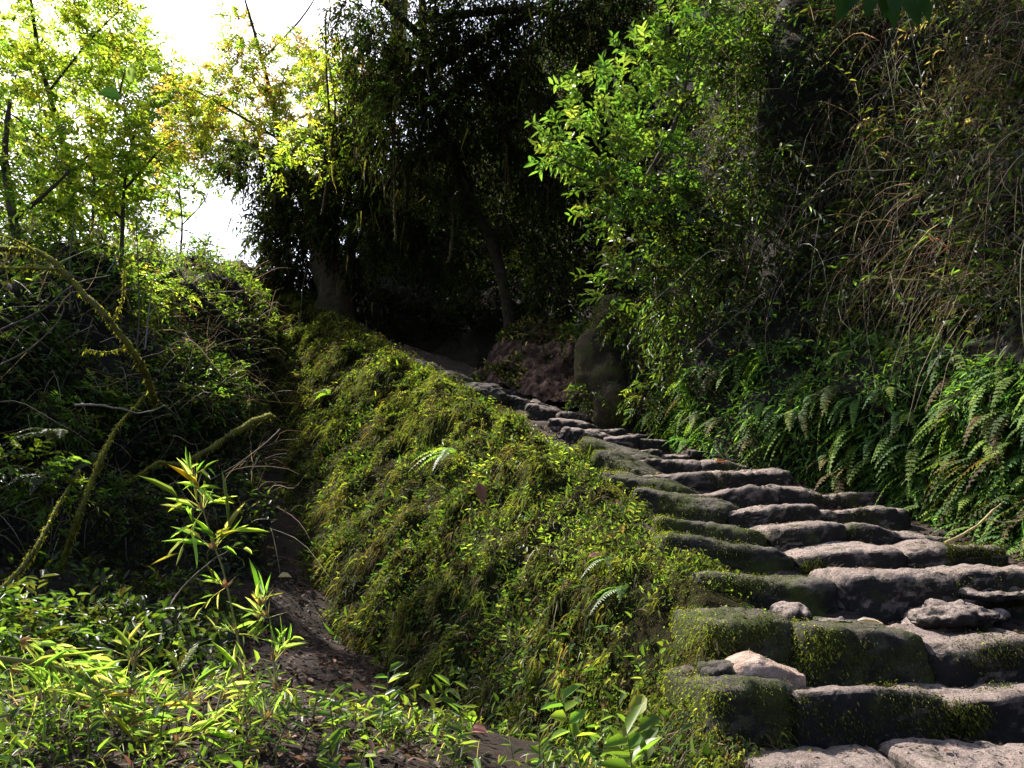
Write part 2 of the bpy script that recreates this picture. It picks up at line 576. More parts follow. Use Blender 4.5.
# ------------------------------------------------------------------ step stones
# (uL, vL, uR, vR of the top edge, lower edge v, distance left, distance right, mossy, name/label)
ST_G = 'stones of the stairs'
ROWS = [
    [(775, 786, 945, 783, 830, 2.42, 2.42, 0, 'flat bare paving slab filling the very bottom right of the stairs'),
     (948, 783, 1140, 779, 830, 2.42, 2.42, 0, 'flat bare paving slab in the bottom right corner of the stairs')],
    [(708, 684, 790, 682, 770, 2.85, 2.9, 2, 'dark mossy block under the pink rock at the left end of the lowest riser'),
     (794, 690, 946, 688, 752, 2.87, 2.9, 1, 'long stone with pale worn top in the middle of the lowest riser'),
     (947, 686, 1100, 684, 756, 2.92, 3.0, 1, 'broad dark stone at the right end of the lowest riser')],
    [(702, 617, 798, 616, 676, 3.25, 3.28, 2, 'squared mossy block at the left end of the second riser above the pink rock'),
     (798, 629, 932, 626, 684, 3.22, 3.25, 2, 'long stone with a fringe of moss under the white leaf in the second riser'),
     (934, 640, 1085, 640, 690, 3.22, 3.3, 1, 'wide stone with hanging moss at the right end of the second riser')],
    [(692, 560, 842, 575, 618, 3.75, 3.75, 2, 'large boulder with bright green moss on its left end in the third riser'),
     (838, 574, 960, 572, 628, 3.78, 3.8, 0, 'broad rounded stone with hollow dark face in the middle of the third riser'),
     (956, 574, 1085, 566, 612, 3.85, 3.95, 0, 'pale topped stone running out of the frame in the third riser')],
    [(660, 532, 798, 546, 572, 4.22, 4.2, 2, 'long mossy stone at the left end of the fourth riser'),
     (795, 546, 908, 543, 576, 4.2, 4.25, 1, 'rounded stone in the middle of the fourth riser'),
     (906, 547, 952, 544, 574, 4.25, 4.3, 1, 'small knob of stone between two longer ones in the fourth riser'),
     (946, 543, 1006, 541, 568, 4.3, 4.35, 1, 'green tinged stone at the right end of the fourth riser')],
    [(654, 509, 768, 531, 542, 4.75, 4.6, 2, 'slanting mossy stone at the left end of the fifth riser'),
     (768, 523, 848, 523, 548, 4.62, 4.65, 0, 'round shouldered stone in the middle of the fifth riser'),
     (846, 523, 952, 529, 548, 4.68, 4.75, 0, 'long dark stone at the right end of the fifth riser')],
    [(632, 484, 730, 507, 520, 5.35, 5.05, 2, 'slanting mossy stone at the left end of the sixth riser'),
     (726, 505, 822, 505, 526, 5.05, 5.1, 0, 'dark stone in the middle of the sixth riser'),
     (818, 502, 912, 509, 524, 5.12, 5.2, 0, 'long dark stone at the right end of the sixth riser')],
    [(600, 463, 684, 488, 500, 5.9, 5.55, 2, 'slanting mossy curb stone at the left end of the seventh riser'),
     (680, 486, 780, 489, 505, 5.5, 5.5, 0, 'long pale topped stone in the middle of the seventh riser'),
     (776, 487, 824, 487, 504, 5.5, 5.55, 0, 'short stone right of the long pale one in the seventh riser'),
     (822, 489, 888, 491, 503, 5.6, 5.65, 0, 'low stone at the right end of the seventh riser')],
    [(590, 447, 650, 469, 484, 6.5, 6.1, 2, 'slanting mossy curb stone at the left end of the eighth riser'),
     (642, 468, 718, 471, 486, 6.05, 6.0, 0, 'long dark stone left of centre in the eighth riser'),
     (716, 470, 792, 468, 486, 6.0, 6.1, 0, 'long dark stone at the right end of the eighth riser')],
    [(578, 437, 640, 456, 470, 7.1, 6.7, 2, 'slanting mossy curb stone at the left end of the ninth riser'),
     (634, 458, 705, 461, 472, 6.6, 6.55, 0, 'low grey stone left of centre in the ninth riser'),
     (700, 462, 752, 465, 476, 6.5, 6.6, 0, 'low grey stone at the right end of the ninth riser')],
    [(618, 445, 662, 449, 461, 7.2, 7.1, 0, 'small grey stone left of centre in the tenth riser'),
     (660, 449, 700, 451, 462, 7.1, 7.15, 0, 'small pale stone at the right end of the tenth riser')],
    [(560, 424, 606, 432, 446, 7.9, 7.7, 1, 'small dark stone at the left end of the eleventh riser'),
     (604, 435, 640, 437, 449, 7.6, 7.6, 0, 'small dark stone in the middle of the eleventh riser'),
     (640, 438, 672, 441, 451, 7.6, 7.7, 0, 'small rounded stone at the right end of the eleventh riser')],
    [(548, 413, 588, 421, 434, 8.5, 8.3, 1, 'far small stone at the left end of the twelfth riser'),
     (588, 424, 626, 428, 438, 8.2, 8.2, 0, 'far dark slab in the middle of the twelfth riser'),
     (626, 430, 656, 432, 441, 8.2, 8.3, 0, 'far small stone at the right end of the twelfth riser')],
    [(524, 403, 556, 409, 420, 9.2, 9.0, 1, 'far small stone at the left end of the thirteenth riser'),
     (556, 412, 592, 416, 427, 8.9, 8.9, 0, 'far rounded stone at the right end of the thirteenth riser')],
    [(498, 392, 534, 398, 408, 9.9, 9.7, 0, 'far flat stone at the left end of the fourteenth riser'),
     (534, 401, 562, 405, 414, 9.6, 9.6, 0, 'far small stone at the right end of the fourteenth riser')],
    [(486, 386, 540, 393, 401, 10.6, 10.4, 0, 'long farthest stone at the top of the stairs')],
]


def stone_grid(nx, ny, nz):
    """closed box of quads with nx, ny, nz cells, coordinates in -1..1"""
    verts, quads, ids = [], [], {}

    def vid(i, j, k):
        if (i, j, k) not in ids:
            ids[(i, j, k)] = len(verts)
            verts.append((2 * i / nx - 1, 2 * j / ny - 1, 2 * k / nz - 1))
        return ids[(i, j, k)]
    for i in range(nx):
        for j in range(ny):
            quads.append([vid(i, j, 0), vid(i, j + 1, 0), vid(i + 1, j + 1, 0), vid(i + 1, j, 0)])
            quads.append([vid(i, j, nz), vid(i + 1, j, nz), vid(i + 1, j + 1, nz), vid(i, j + 1, nz)])
    for i in range(nx):
        for k in range(nz):
            quads.append([vid(i, 0, k), vid(i + 1, 0, k), vid(i + 1, 0, k + 1), vid(i, 0, k + 1)])
            quads.append([vid(i, ny, k), vid(i, ny, k + 1), vid(i + 1, ny, k + 1), vid(i + 1, ny, k)])
    for j in range(ny):
        for k in range(nz):
            quads.append([vid(0, j, k), vid(0, j, k + 1), vid(0, j + 1, k + 1), vid(0, j + 1, k)])
            quads.append([vid(nx, j, k), vid(nx, j + 1, k), vid(nx, j + 1, k + 1), vid(nx, j, k + 1)])
    return np.array(verts), np.array(quads)


SB, SQ = stone_grid(40, 20, 18)


def stone_mesh(A, B, h, depth, seed, rnd=5.0, rough=1.0):
    """A, B ends of the upper front edge; body hangs h below it and runs depth back"""
    ax = B - A
    ln_ = np.linalg.norm(ax)
    ex = ax / ln_
    ey = unit(np.cross([0, 0, 1.0], ex))
    if ey[1] < 0:
        ey = -ey
    ez = unit(np.cross(ex, ey))
    if ez[2] < 0:
        ez = -ez
    v = SB.copy()
    p = np.sum(np.abs(v) ** rnd, 1) ** (1 / rnd)
    m = np.abs(v).max(1)
    v = v * (m / np.maximum(p, 1e-6))[:, None]
    half = np.array([ln_ / 2 * 1.015, depth / 2, h / 2])
    q = v * half
    w = q + np.array([seed * 7.3, seed * 3.1, seed * 1.7])
    nrm = unit(v * np.array([0.7, 1, 1]))
    q = q + nrm * (rough * (0.040 * fbm(w * 3.0, seed, 2) + 0.022 * fbm(w * 9, seed + 9, 3) + 0.016 * fbm(w * 22, seed + 5, 3)))[:, None]
    # sagging, worn top
    top = np.clip(v[:, 2], 0, 1)
    q[:, 2] += top * 0.045 * vnoise(np.stack([w[:, 0] * 2.6, w[:, 1] * 2, w[:, 0] * 0], -1), seed + 3)
    q[:, 2] += top * q[:, 1] * 0.04
    cr = np.clip(1 - np.abs(vnoise(w * [2.4, 3.5, 3.5], seed + 20)) * 10, 0, 1) + 0.6 * np.clip(1 - np.abs(vnoise(w * [7, 7, 7], seed + 21)) * 7, 0, 1)
    q = q - nrm * (0.013 * rough * 2 * cr)[:, None]
    c = (A + B) / 2 + ey * (depth / 2 - 0.02) - ez * (h / 2)
    world = c + q[:, :1] * ex + q[:, 1:2] * ey + q[:, 2:] * ez
    return world, c, (ex, ey, ez), half


seed = 0
stone_info = []
for r, row in enumerate(ROWS):
    for (uL, vL, uR, vR, vB, dL, dR, mossy, label) in row:
        seed += 1
        A, B = P(uL, vL, dL), P(uR, vR, dR)
        h = (vB - 0.5 * (vL + vR)) * 0.5 * (dL + dR) / FPX + 0.13
        depth = 0.5
        W, c, ax, half = stone_mesh(A, B, h, depth, seed, rnd=10 if r in (1, 2) else 7, rough=0.45)
        stair_pts.append((*(c + ax[1] * 0.05)[:2], c[2] + half[2] - 0.05))
        stair_pts.append((*(A + ax[1] * 0.15)[:2], A[2] - 0.06))
        stair_pts.append((*(B + ax[1] * 0.15)[:2], B[2] - 0.06))
        stair_pts.append((*(c - ax[1] * (depth / 2 + 0.03))[:2], c[2] + half[2] - h + 0.10))
        g = Geo()
        tint = np.array([1, 0.94, 0.92]) * rng.uniform(0.8, 1.15)
        g.add(W, SQ, tint)
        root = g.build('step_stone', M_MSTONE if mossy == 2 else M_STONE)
        tag(root, label, 'stone step', ST_G)
        # origin at the stone's base
        base = np.array([c[0], c[1], c[2] - half[2]])
        co = (W - base).astype(np.float32)
        root.data.vertices.foreach_set('co', co.ravel())
        root.data.update()
        root.location = base
        stone_info.append((root, W, mossy, ax, half, c, r))

sz = rbf(stair_pts)
srow = np.linspace(0, 1, 110)
CP, RP = smooth_path(CREST, 330), smooth_path(RIGHT, 330)
s_ = (srow * 1.10 - 0.0)[:, None, None]
SG = CP[None] * (1 - s_) + RP[None] * s_
SG[..., 2] = sz(SG[..., 0], SG[..., 1]) - 0.02
SG[..., 2] = SG[..., 2] + 0.025 * fbm(SG * 3, 51, 3) + 0.012 * fbm(SG * 11, 52, 2)
tag(grid_obj('path', SG, M_PATH), kind='structure')
ssf = Surf(SG)
if np.mean(ssf.N[..., 2]) < 0:
    ssf.N = -ssf.N

# moss on the stones
MOSS_COLS = [(0.024, 0.028, 0.008), (0.042, 0.05, 0.012), (0.075, 0.085, 0.016), (0.13, 0.14, 0.025), (0.045, 0.034, 0.018)]


def stone_moss(info, n):
    root, W, mossy, (ex, ey, ez), half, c, r = info
    q = SQ
    ctr = W[q].mean(1)
    nr = unit(np.cross(W[q[:, 1]] - W[q[:, 0]], W[q[:, 2]] - W[q[:, 0]]))
    loc = np.stack([(ctr - c) @ ex / half[0], (ctr - c) @ ey / half[1], (ctr - c) @ ez / half[2]], -1)
    w = np.clip(fbm(ctr * 4.5, 77, 3) + (0.25 if mossy == 2 else -0.1), 0, 1)
    front = np.clip(-loc[:, 1], 0, 1) ** 2
    band = np.exp(-((loc[:, 2] - 0.55) / 0.5) ** 2)
    w = w * front * band * (1 + 1.5 * np.clip(-loc[:, 0], 0, 1) * (mossy == 2))
    if mossy == 2:
        w = w + 1.2 * np.clip(-loc[:, 0] - 0.6, 0, 1) * (loc[:, 2] > -0.7) + 0.10 * (loc[:, 2] > 0.6) * np.clip(fbm(ctr * 5, 78, 3) + 0.1, 0, 1)
    if w.sum() <= 0:
        return
    k = rng.choice(len(w), n, p=w / w.sum())
    pos = ctr[k] + rng.normal(0, 0.010, (n, 3)) - 0.001 * nr[k]
    d = nr[k] + rng.normal(0, 0.5, (n, 3)) + np.array([0, 0, -0.25])
    g = Geo()
    blades(g, pos, d, rng.uniform(0.005, 0.014, n), rng.uniform(0.003, 0.006, n), np.where(((loc[k, 0] < -0.45) & (mossy == 2))[:, None], pal(n, [(0.12, 0.135, 0.02), (0.19, 0.20, 0.028), (0.07, 0.085, 0.015)]), pal(n, MOSS_COLS, [3, 4, 2.5, 0.8, 1])), bend=0.6, seg=2)  # left-end moss brighter: its own tint plus sunlight put into the colour
    m = g.build('moss', M_MOSS)
    under(root, m)
    m['kind'] = 'stuff'


for info in stone_info:
    if info[6] < 10:
        n = {2: 5200, 1: 2200, 0: 500}[info[2]]
        stone_moss(info, int(n * (1.0 if info[6] < 5 else 0.55)))

# loose stones on the stairs
LOOSE = [
    ('loose_rock', P(728, 650, 2.96), P(812, 655, 2.96), 0.165, 0.24, M_ROCK, 'pale pink angular rock lying on the left end of the lowest step', 3.0),
    ('flat_stone', P(918, 626, 3.5), P(1012, 602, 3.7), 0.10, 0.22, M_STONE, 'tilted flat slab lying loose on the right of the third step', 3.2),
    ('wedge_stone', P(776, 613, 3.5), P(818, 612, 3.5), 0.10, 0.18, M_STONE, 'small squared packing stone behind the mossy block on the second step', 3.2),
    ('wedge_stone', P(818, 614, 3.48), P(854, 613, 3.48), 0.09, 0.16, M_STONE, 'small packing stone just left of the white leaf', 3.0),
    ('flat_stone', P(930, 617, 3.42), P(1010, 610, 3.5), 0.05, 0.25, M_STONE, 'thin worn slab just below the tilted slab at the right', 3.0),
    ('flat_stone', P(965, 588, 3.75), P(1050, 582, 3.8), 0.09, 0.25, M_STONE, 'worn slab at the right frame edge above the tilted slab', 3.0),
    ('wedge_stone', P(705, 668, 3.0), P(745, 668, 3.0), 0.06, 0.15, M_MSTONE, 'dark little stone wedged left of the pink rock', 3.0),
    ('small_stone', P(556, 420, 8.6), P(574, 423, 8.6), 0.10, 0.18, M_STONE, 'far grey pebble beside the dirt bank left of the riser stones', 2.6),
    ('small_stone', P(690, 446, 7.0), P(712, 448, 7.0), 0.10, 0.18, M_STONE, 'pale loose stone at the foot of the ferns on the upper stairs', 2.6),
    ('small_stone', P(604, 400, 9.4), P(622, 404, 9.4), 0.10, 0.2, M_STONE, 'far small stone on the earth below the mossy stump', 2.6),
]
for (ua, va, ub, vb, dd, lab) in [(340, 336, 372, 349, 12.4, 'farthest mossy curb stone near the big trunk on the bank edge'), (372, 347, 402, 358, 11.5, 'mossy curb stone second from the big trunk on the bank edge'), (402, 356, 428, 366, 10.8, 'small mossy curb stone in the middle of the upper bank edge'),
                                  (428, 364, 458, 377, 10.2, 'mossy curb stone just before the top of the step stones'), (458, 376, 488, 388, 9.6, 'mossy curb stone touching the farthest steps')]:
    LOOSE.append(('curb_stone', P(ua, va, dd + 0.25), P(ub, vb, dd - 0.25), 0.35, 0.45, M_MSTONE, lab, 3.5))
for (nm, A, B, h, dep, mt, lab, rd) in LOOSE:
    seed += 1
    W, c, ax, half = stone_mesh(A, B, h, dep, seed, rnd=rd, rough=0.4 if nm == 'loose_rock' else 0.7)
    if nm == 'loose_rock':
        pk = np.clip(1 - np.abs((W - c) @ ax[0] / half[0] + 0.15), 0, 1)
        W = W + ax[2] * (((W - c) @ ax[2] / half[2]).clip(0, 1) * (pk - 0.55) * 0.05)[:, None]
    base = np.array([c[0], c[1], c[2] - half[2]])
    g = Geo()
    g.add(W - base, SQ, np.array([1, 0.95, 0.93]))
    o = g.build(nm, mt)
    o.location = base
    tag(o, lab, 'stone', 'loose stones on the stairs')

# ------------------------------------------------------------------ palettes
DARKG = [(0.010, 0.018, 0.005), (0.018, 0.030, 0.008), (0.028, 0.042, 0.012), (0.020, 0.018, 0.008)]
MIDG = [(0.035, 0.065, 0.014), (0.055, 0.095, 0.018), (0.08, 0.12, 0.02), (0.045, 0.05, 0.014)]
BRIGHTG = [(0.09, 0.15, 0.025), (0.13, 0.19, 0.03), (0.18, 0.22, 0.04), (0.07, 0.11, 0.02)]
YELG = [(0.17, 0.20, 0.03), (0.24, 0.24, 0.05), (0.11, 0.15, 0.025), (0.20, 0.14, 0.05)]
DRYC = [(0.19, 0.135, 0.085), (0.30, 0.225, 0.14), (0.10, 0.07, 0.048), (0.46, 0.38, 0.25), (0.09, 0.11, 0.04)]


def stuff(g, name, mat, label, cat):
    return tag(g.build(name, mat), label, cat, kind='stuff')


# ------------------------------------------------------------------ wall cover
def wall_w(u, v, c):
    hgt = np.clip((c[..., 2] - np.interp(c[..., 1], BASE[:, 1], BASE[:, 2])), 0, 3)
    return np.clip(fbm(c * [4.5, 4.5, 1.1], 22, 3) * 0.9 + fbm(c * 2.5, 61, 3) * 0.6 + 0.45, 0.16, 1.4) * (0.45 + hgt * 0.6)


n = 210000
p, nn = ws.sample(n, wall_w, lod=1.6)
sc_ = np.clip(p[:, 1] / 5, 0.7, 2.2)
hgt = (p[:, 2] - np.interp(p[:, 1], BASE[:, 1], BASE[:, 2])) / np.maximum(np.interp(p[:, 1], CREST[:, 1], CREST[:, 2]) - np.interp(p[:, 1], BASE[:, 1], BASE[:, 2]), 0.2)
tone = np.clip(0.12 + 0.62 * hgt ** 3 + 0.6 * fbm(p * 1.9, 63, 3) + 0.3 * fbm(p * 7, 64, 2), 0, 1)  # moss brightens toward the crest: sunlight there put into the blade colours
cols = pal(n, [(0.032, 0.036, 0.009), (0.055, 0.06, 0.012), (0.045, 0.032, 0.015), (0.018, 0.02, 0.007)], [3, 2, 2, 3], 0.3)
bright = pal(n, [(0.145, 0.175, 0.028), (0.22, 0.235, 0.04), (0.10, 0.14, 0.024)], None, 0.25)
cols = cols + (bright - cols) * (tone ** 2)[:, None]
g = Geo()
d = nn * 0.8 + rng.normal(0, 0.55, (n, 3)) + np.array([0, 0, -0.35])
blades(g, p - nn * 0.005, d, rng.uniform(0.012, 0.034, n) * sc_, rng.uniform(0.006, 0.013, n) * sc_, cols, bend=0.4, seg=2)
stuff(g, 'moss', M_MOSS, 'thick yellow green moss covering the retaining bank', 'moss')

# hanging moss tufts
n = 1500
p, nn = ws.sample(n, lambda u, v, c: np.clip(fbm(c * [4.5, 4.5, 1.1], 22, 3) + 0.1, 0, 1), lod=1.3)
kk = 16
pp_ = np.repeat(p, kk, 0) + rng.normal(0, 0.022, (n * kk, 3)) * np.repeat(np.clip(p[:, 1:2] / 5, 0.7, 2), kk, 0)
nk = np.repeat(nn, kk, 0)
g = Geo()
tc = pal(n, [(0.05, 0.06, 0.014), (0.10, 0.11, 0.02), (0.16, 0.165, 0.03), (0.055, 0.04, 0.02), (0.09, 0.07, 0.03)], [3, 3, 1.5, 1.5, 1.5], 0.3)
blades(g, pp_ + nk * rng.uniform(0.0, 0.05, (n * kk, 1)), nk * 0.8 + rng.normal(0, 0.4, (n * kk, 3)) + [0, 0, -0.3], rng.uniform(0.025, 0.085, n * kk) * np.clip(pp_[:, 1] / 5, 0.7, 1.8), rng.uniform(0.006, 0.014, n * kk), np.repeat(tc, kk, 0) * rng.uniform(0.8, 1.2, (n * kk, 1)), bend=1.1, seg=3)
stuff(g, 'moss_tufts', M_MOSS, 'shaggy tufts of moss hanging from the face of the bank', 'moss')

# moss cushions give the bank its lumps; herbs grow between them
n = 17000
p, nn = ws.sample(n, lambda u, v, c: np.clip(fbm(c * 3.2, 66, 3) + 0.05, 0, 1) ** 1.2 * (1 + 1.2 * np.exp(-((u - 540) / 90) ** 2)), lod=1.5)
sc_ = np.clip(p[:, 1] / 4.5, 0.7, 2.0)
g = Geo()
d = nn * 0.7 + rng.normal(0, 0.6, (n, 3)) + np.array([-0.1, -0.25, 0.1])
leaves(g, p + nn * rng.uniform(0.0, 0.06, (n, 1)), d, unit(nn + rng.normal(0, 0.5, (n, 3)) + [0, 0, 0.6]), np.exp(rng.normal(-3.75, 0.45, n)) * sc_, np.exp(rng.normal(-4.55, 0.4, n)) * sc_,
       pal(n, DARKG + MIDG + [(0.12, 0.15, 0.03), (0.20, 0.19, 0.05), (0.10, 0.06, 0.03)], [1, 2, 3, 1, 3, 3, 1.5, 3, 1, 0.5, 1], 0.35))
stuff(g, 'ground_cover', M_FERN, 'small leafy creepers and seedlings growing through the moss of the bank', 'ground cover')

n = 9000
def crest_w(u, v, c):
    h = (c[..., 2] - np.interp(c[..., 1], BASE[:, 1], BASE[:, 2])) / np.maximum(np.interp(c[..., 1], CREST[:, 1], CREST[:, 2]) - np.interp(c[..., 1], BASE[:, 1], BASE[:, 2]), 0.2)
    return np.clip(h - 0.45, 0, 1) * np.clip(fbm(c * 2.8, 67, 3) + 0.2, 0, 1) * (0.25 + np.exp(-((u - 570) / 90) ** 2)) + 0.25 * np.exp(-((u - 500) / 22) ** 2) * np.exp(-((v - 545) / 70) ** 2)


n = 3600  # bright leaves added as sunlit highlights on the crest and mid bank
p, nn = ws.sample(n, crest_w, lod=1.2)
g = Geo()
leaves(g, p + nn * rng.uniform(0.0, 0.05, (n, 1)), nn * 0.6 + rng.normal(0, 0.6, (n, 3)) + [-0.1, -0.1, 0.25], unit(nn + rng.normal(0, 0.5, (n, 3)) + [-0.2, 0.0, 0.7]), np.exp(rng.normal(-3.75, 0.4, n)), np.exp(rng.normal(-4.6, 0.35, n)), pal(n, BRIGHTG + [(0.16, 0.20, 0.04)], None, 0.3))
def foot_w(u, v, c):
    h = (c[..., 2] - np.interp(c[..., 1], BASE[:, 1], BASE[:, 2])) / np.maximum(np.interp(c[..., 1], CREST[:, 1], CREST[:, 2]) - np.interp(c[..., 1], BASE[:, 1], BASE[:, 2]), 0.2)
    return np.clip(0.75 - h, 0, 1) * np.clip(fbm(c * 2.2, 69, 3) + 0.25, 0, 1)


n = 2000
p, nn = ws.sample(n, foot_w, lod=1.4)
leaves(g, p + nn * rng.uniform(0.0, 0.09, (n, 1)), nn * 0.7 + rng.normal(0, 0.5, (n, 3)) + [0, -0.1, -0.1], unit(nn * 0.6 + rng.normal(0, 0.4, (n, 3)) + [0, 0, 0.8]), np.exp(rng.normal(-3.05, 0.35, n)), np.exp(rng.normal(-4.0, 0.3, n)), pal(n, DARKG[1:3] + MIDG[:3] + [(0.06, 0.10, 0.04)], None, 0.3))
stuff(g, 'ground_cover', M_FERN, 'bright green seedlings added as sunlight on the upper bank edge, dull leaves below', 'ground cover')

n = 9000
p, nn = ws.sample(n, lambda u, v, c: np.clip(fbm(c * 1.7, 68, 3) + 0.1, 0, 1), lod=1.4)
g = Geo()
blades(g, p, nn * 0.6 + rng.normal(0, 0.35, (n, 3)) + [0, 0, 0.1], rng.uniform(0.04, 0.17, n), rng.uniform(0.003, 0.006, n), pal(n, MIDG + DRYC, [3, 3, 2, 2, 1.5, 1, 1.5, 0.5, 1]), bend=0.9, seg=4, wob=0.05)
stuff(g, 'hanging_grass', M_DRY, 'thin grass and rootlets drooping over the mossy bank', 'grass')


# ------------------------------------------------------------------ ferns
def fern_arrays(g, base, heading, fronds, L, W, cols, elev=(0.5, 1.0), droop=0.9, spread=2.4, npin=15, stem_g=None, fwd=None):
    for f in range(fronds):
        a = heading + (rng.uniform(-0.5, 0.5) * spread if fronds > 1 else 0)
        e = rng.uniform(*elev)
        Lf = L * rng.uniform(0.7, 1.15)
        d0 = np.array([math.cos(a) * math.cos(e), math.sin(a) * math.cos(e), math.sin(e)])
        t = np.linspace(0, 1, npin + 2)
        pts = base + d0 * Lf * t[:, None] + np.array([0, 0, -1.0]) * Lf * droop * (t ** 2)[:, None]
        tan = unit(np.gradient(pts, axis=0))
        side = unit(np.cross(tan, [0, 0, 1.0]))
        up = np.cross(side, tan)
        tt = t[2:]
        prof = np.sin(np.clip(tt, 0.0, 1) ** 0.75 * math.pi * 0.93 + 0.12) ** 0.8
        prof = np.clip(prof, 0.08, 1)
        c = pal(1, cols, None, 0.2)
        for s in (-1, 1):
            leaves(g, pts[2:], side[2:] * s + tan[2:] * 0.35 + rng.normal(0, 0.06, side[2:].shape), up[2:] + rng.normal(0, 0.1, up[2:].shape), W * prof * rng.uniform(0.85, 1.1, len(prof)), Lf / npin * 0.85,
                   np.repeat(c, len(prof), 0) * rng.uniform(0.85, 1.15, (len(prof), 1)), fold=0.1, droop=0.22)
        leaves(g, pts[-1:], tan[-1:], up[-1:], W * 0.4, W * 0.15, c)
        V = np.stack([pts - side * 0.0025, pts + side * 0.0025], 1).reshape(-1, 3)
        k = np.arange(len(pts) - 1)[:, None] * 2
        g.add(V, k + np.array([[0, 1, 3, 2]]), np.clip(c[0] * np.array([1.1, 0.8, 0.7]), 0, 1))


FERNC = [(0.075, 0.145, 0.034), (0.10, 0.18, 0.04), (0.055, 0.11, 0.028), (0.14, 0.21, 0.045), (0.065, 0.13, 0.05)]
variants = []
for k in range(9):
    g = Geo()
    fern_arrays(g, np.zeros(3), 0.0, int(rng.integers(3, 6)), rng.uniform(0.22, 0.46), rng.uniform(0.030, 0.052), FERNC if k not in (3, 7) else [(0.07, 0.05, 0.025), (0.06, 0.10, 0.025), (0.10, 0.085, 0.035)], elev=(-0.1, 0.6), droop=rng.uniform(0.5, 1.0), spread=1.5, npin=13)
    variants.append(g)
FG = 'ferns covering the right bank'
FL = 'green fern drooping from the shady bank to the right of the stairs'
proto = []
for g in variants:
    o = g.build('fern', M_FERN)
    tag(o, FL, 'fern', FG)
    proto.append(o)


def fern_w(u, v, c):
    top = np.interp(u, [600, 660, 700, 760, 850, 900, 1000, 1100], [385, 380, 370, 350, 335, 335, 365, 370])
    inside = (v > top) & (u > 655) & (u < 1120)
    return inside * (0.6 + np.clip(fbm(c * 1.5, 71, 2), -0.4, 0.8))


NF = 285
p, nn = hsf.sample(NF, fern_w, lod=1.0)
used = 0
for i in range(NF):
    src = proto[i % 9]
    if i < 9:
        o = src
    else:
        o = src.copy()
        COL.objects.link(o)
    hd = math.atan2(nn[i, 1], nn[i, 0]) + rng.normal(0, 0.4) - 0.35
    o.location = p[i] + nn[i] * 0.03
    o.rotation_euler = (rng.normal(0, 0.15), rng.normal(0.1, 0.2), hd)
    s = rng.uniform(0.65, 1.05)
    o.scale = (s, s, s)

n = 24000
p, nn = hsf.sample(n, fern_w, lod=1.0)
g = Geo()
leaves(g, p + nn * rng.uniform(0, 0.10, (n, 1)), nn * 0.5 + rng.normal(0, 0.5, (n, 3)) + [-0.2, -0.2, -0.6], unit(nn + [0, 0, 0.6] + rng.normal(0, 0.3, (n, 3))), rng.uniform(0.03, 0.10, n), rng.uniform(0.008, 0.02, n),
       pal(n, FERNC + DARKG, [3, 2, 3, 0.8, 2, 1, 1, 1, 1], 0.3))
stuff(g, 'undergrowth', M_FERN, 'small leaves and fern tips filling the gaps of the fern bank', 'undergrowth')

# ------------------------------------------------------------------ right hillside cover
def upper_w(u, v, c):
    top = np.interp(u, [600, 660, 700, 760, 850, 900, 1000, 1100], [385, 380, 370, 350, 335, 335, 365, 370])
    return (v < top + 15) & (u > 560) & (v > -260)


n = 21000
p, nn = hsf.sample(n, lambda u, v, c: upper_w(u, v, c) * (v < 330) * (0.08 + 1.2 * np.clip((u - 720) / 200, 0, 1)) * np.clip(fbm(c * 0.9, 81, 3) + 0.5, 0.25, 1.4), lod=1.0)
g = Geo()
out_ = nn * rng.uniform(0.15, 0.9, (n, 1)) + rng.normal(0, 0.28, (n, 3)) + [-0.1, -0.05, 0.1]
blades(g, p + nn * rng.uniform(0.1, 0.6, (n, 1)), out_, rng.uniform(0.25, 1.0, n), rng.uniform(0.003, 0.008, n), pal(n, DRYC, [4, 3, 4, 1.0, 2], 0.35), bend=rng.uniform(0.6, 1.5, n), seg=7, wob=0.10)
stuff(g, 'dry_grass', M_DRY, 'dry brown grass and dead bamboo hanging down the upper right hillside', 'dry grass')

n = 72000
p, nn = hsf.sample(n, lambda u, v, c: upper_w(u, v, c) * np.clip(fbm(c * 1.1, 83, 3) + 0.7, 0.6, 1.3), lod=1.0)
g = Geo()
d = nn * 0.6 + rng.normal(0, 0.55, (n, 3)) + [0, 0, -0.5]
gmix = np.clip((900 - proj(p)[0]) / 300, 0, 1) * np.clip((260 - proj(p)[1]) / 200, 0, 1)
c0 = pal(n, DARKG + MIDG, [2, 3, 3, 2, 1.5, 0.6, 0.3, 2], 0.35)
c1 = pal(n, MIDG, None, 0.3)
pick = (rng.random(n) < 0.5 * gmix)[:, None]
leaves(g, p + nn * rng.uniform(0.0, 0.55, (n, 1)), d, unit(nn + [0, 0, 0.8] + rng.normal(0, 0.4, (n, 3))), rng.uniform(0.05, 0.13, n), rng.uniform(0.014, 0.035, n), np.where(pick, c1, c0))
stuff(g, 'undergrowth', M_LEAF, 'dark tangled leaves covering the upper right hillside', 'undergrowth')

# back hillside dark cover
n = 34000
p, nn = hsf.sample(n, lambda u, v, c: (u < 640) & (v > -400) & (u > 150) & (v < np.interp(u, [150, 420, 470, 520, 560, 640], [400, 345, 335, 315, 300, 300])), lod=1.0)
g = Geo()
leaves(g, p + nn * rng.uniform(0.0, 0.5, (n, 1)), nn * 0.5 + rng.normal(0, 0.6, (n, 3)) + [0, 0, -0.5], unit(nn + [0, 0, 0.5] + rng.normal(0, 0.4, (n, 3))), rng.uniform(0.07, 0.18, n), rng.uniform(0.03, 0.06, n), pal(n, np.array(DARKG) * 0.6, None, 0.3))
stuff(g, 'undergrowth', M_DARK, 'dark leaves of the shaded thicket behind the path', 'undergrowth')

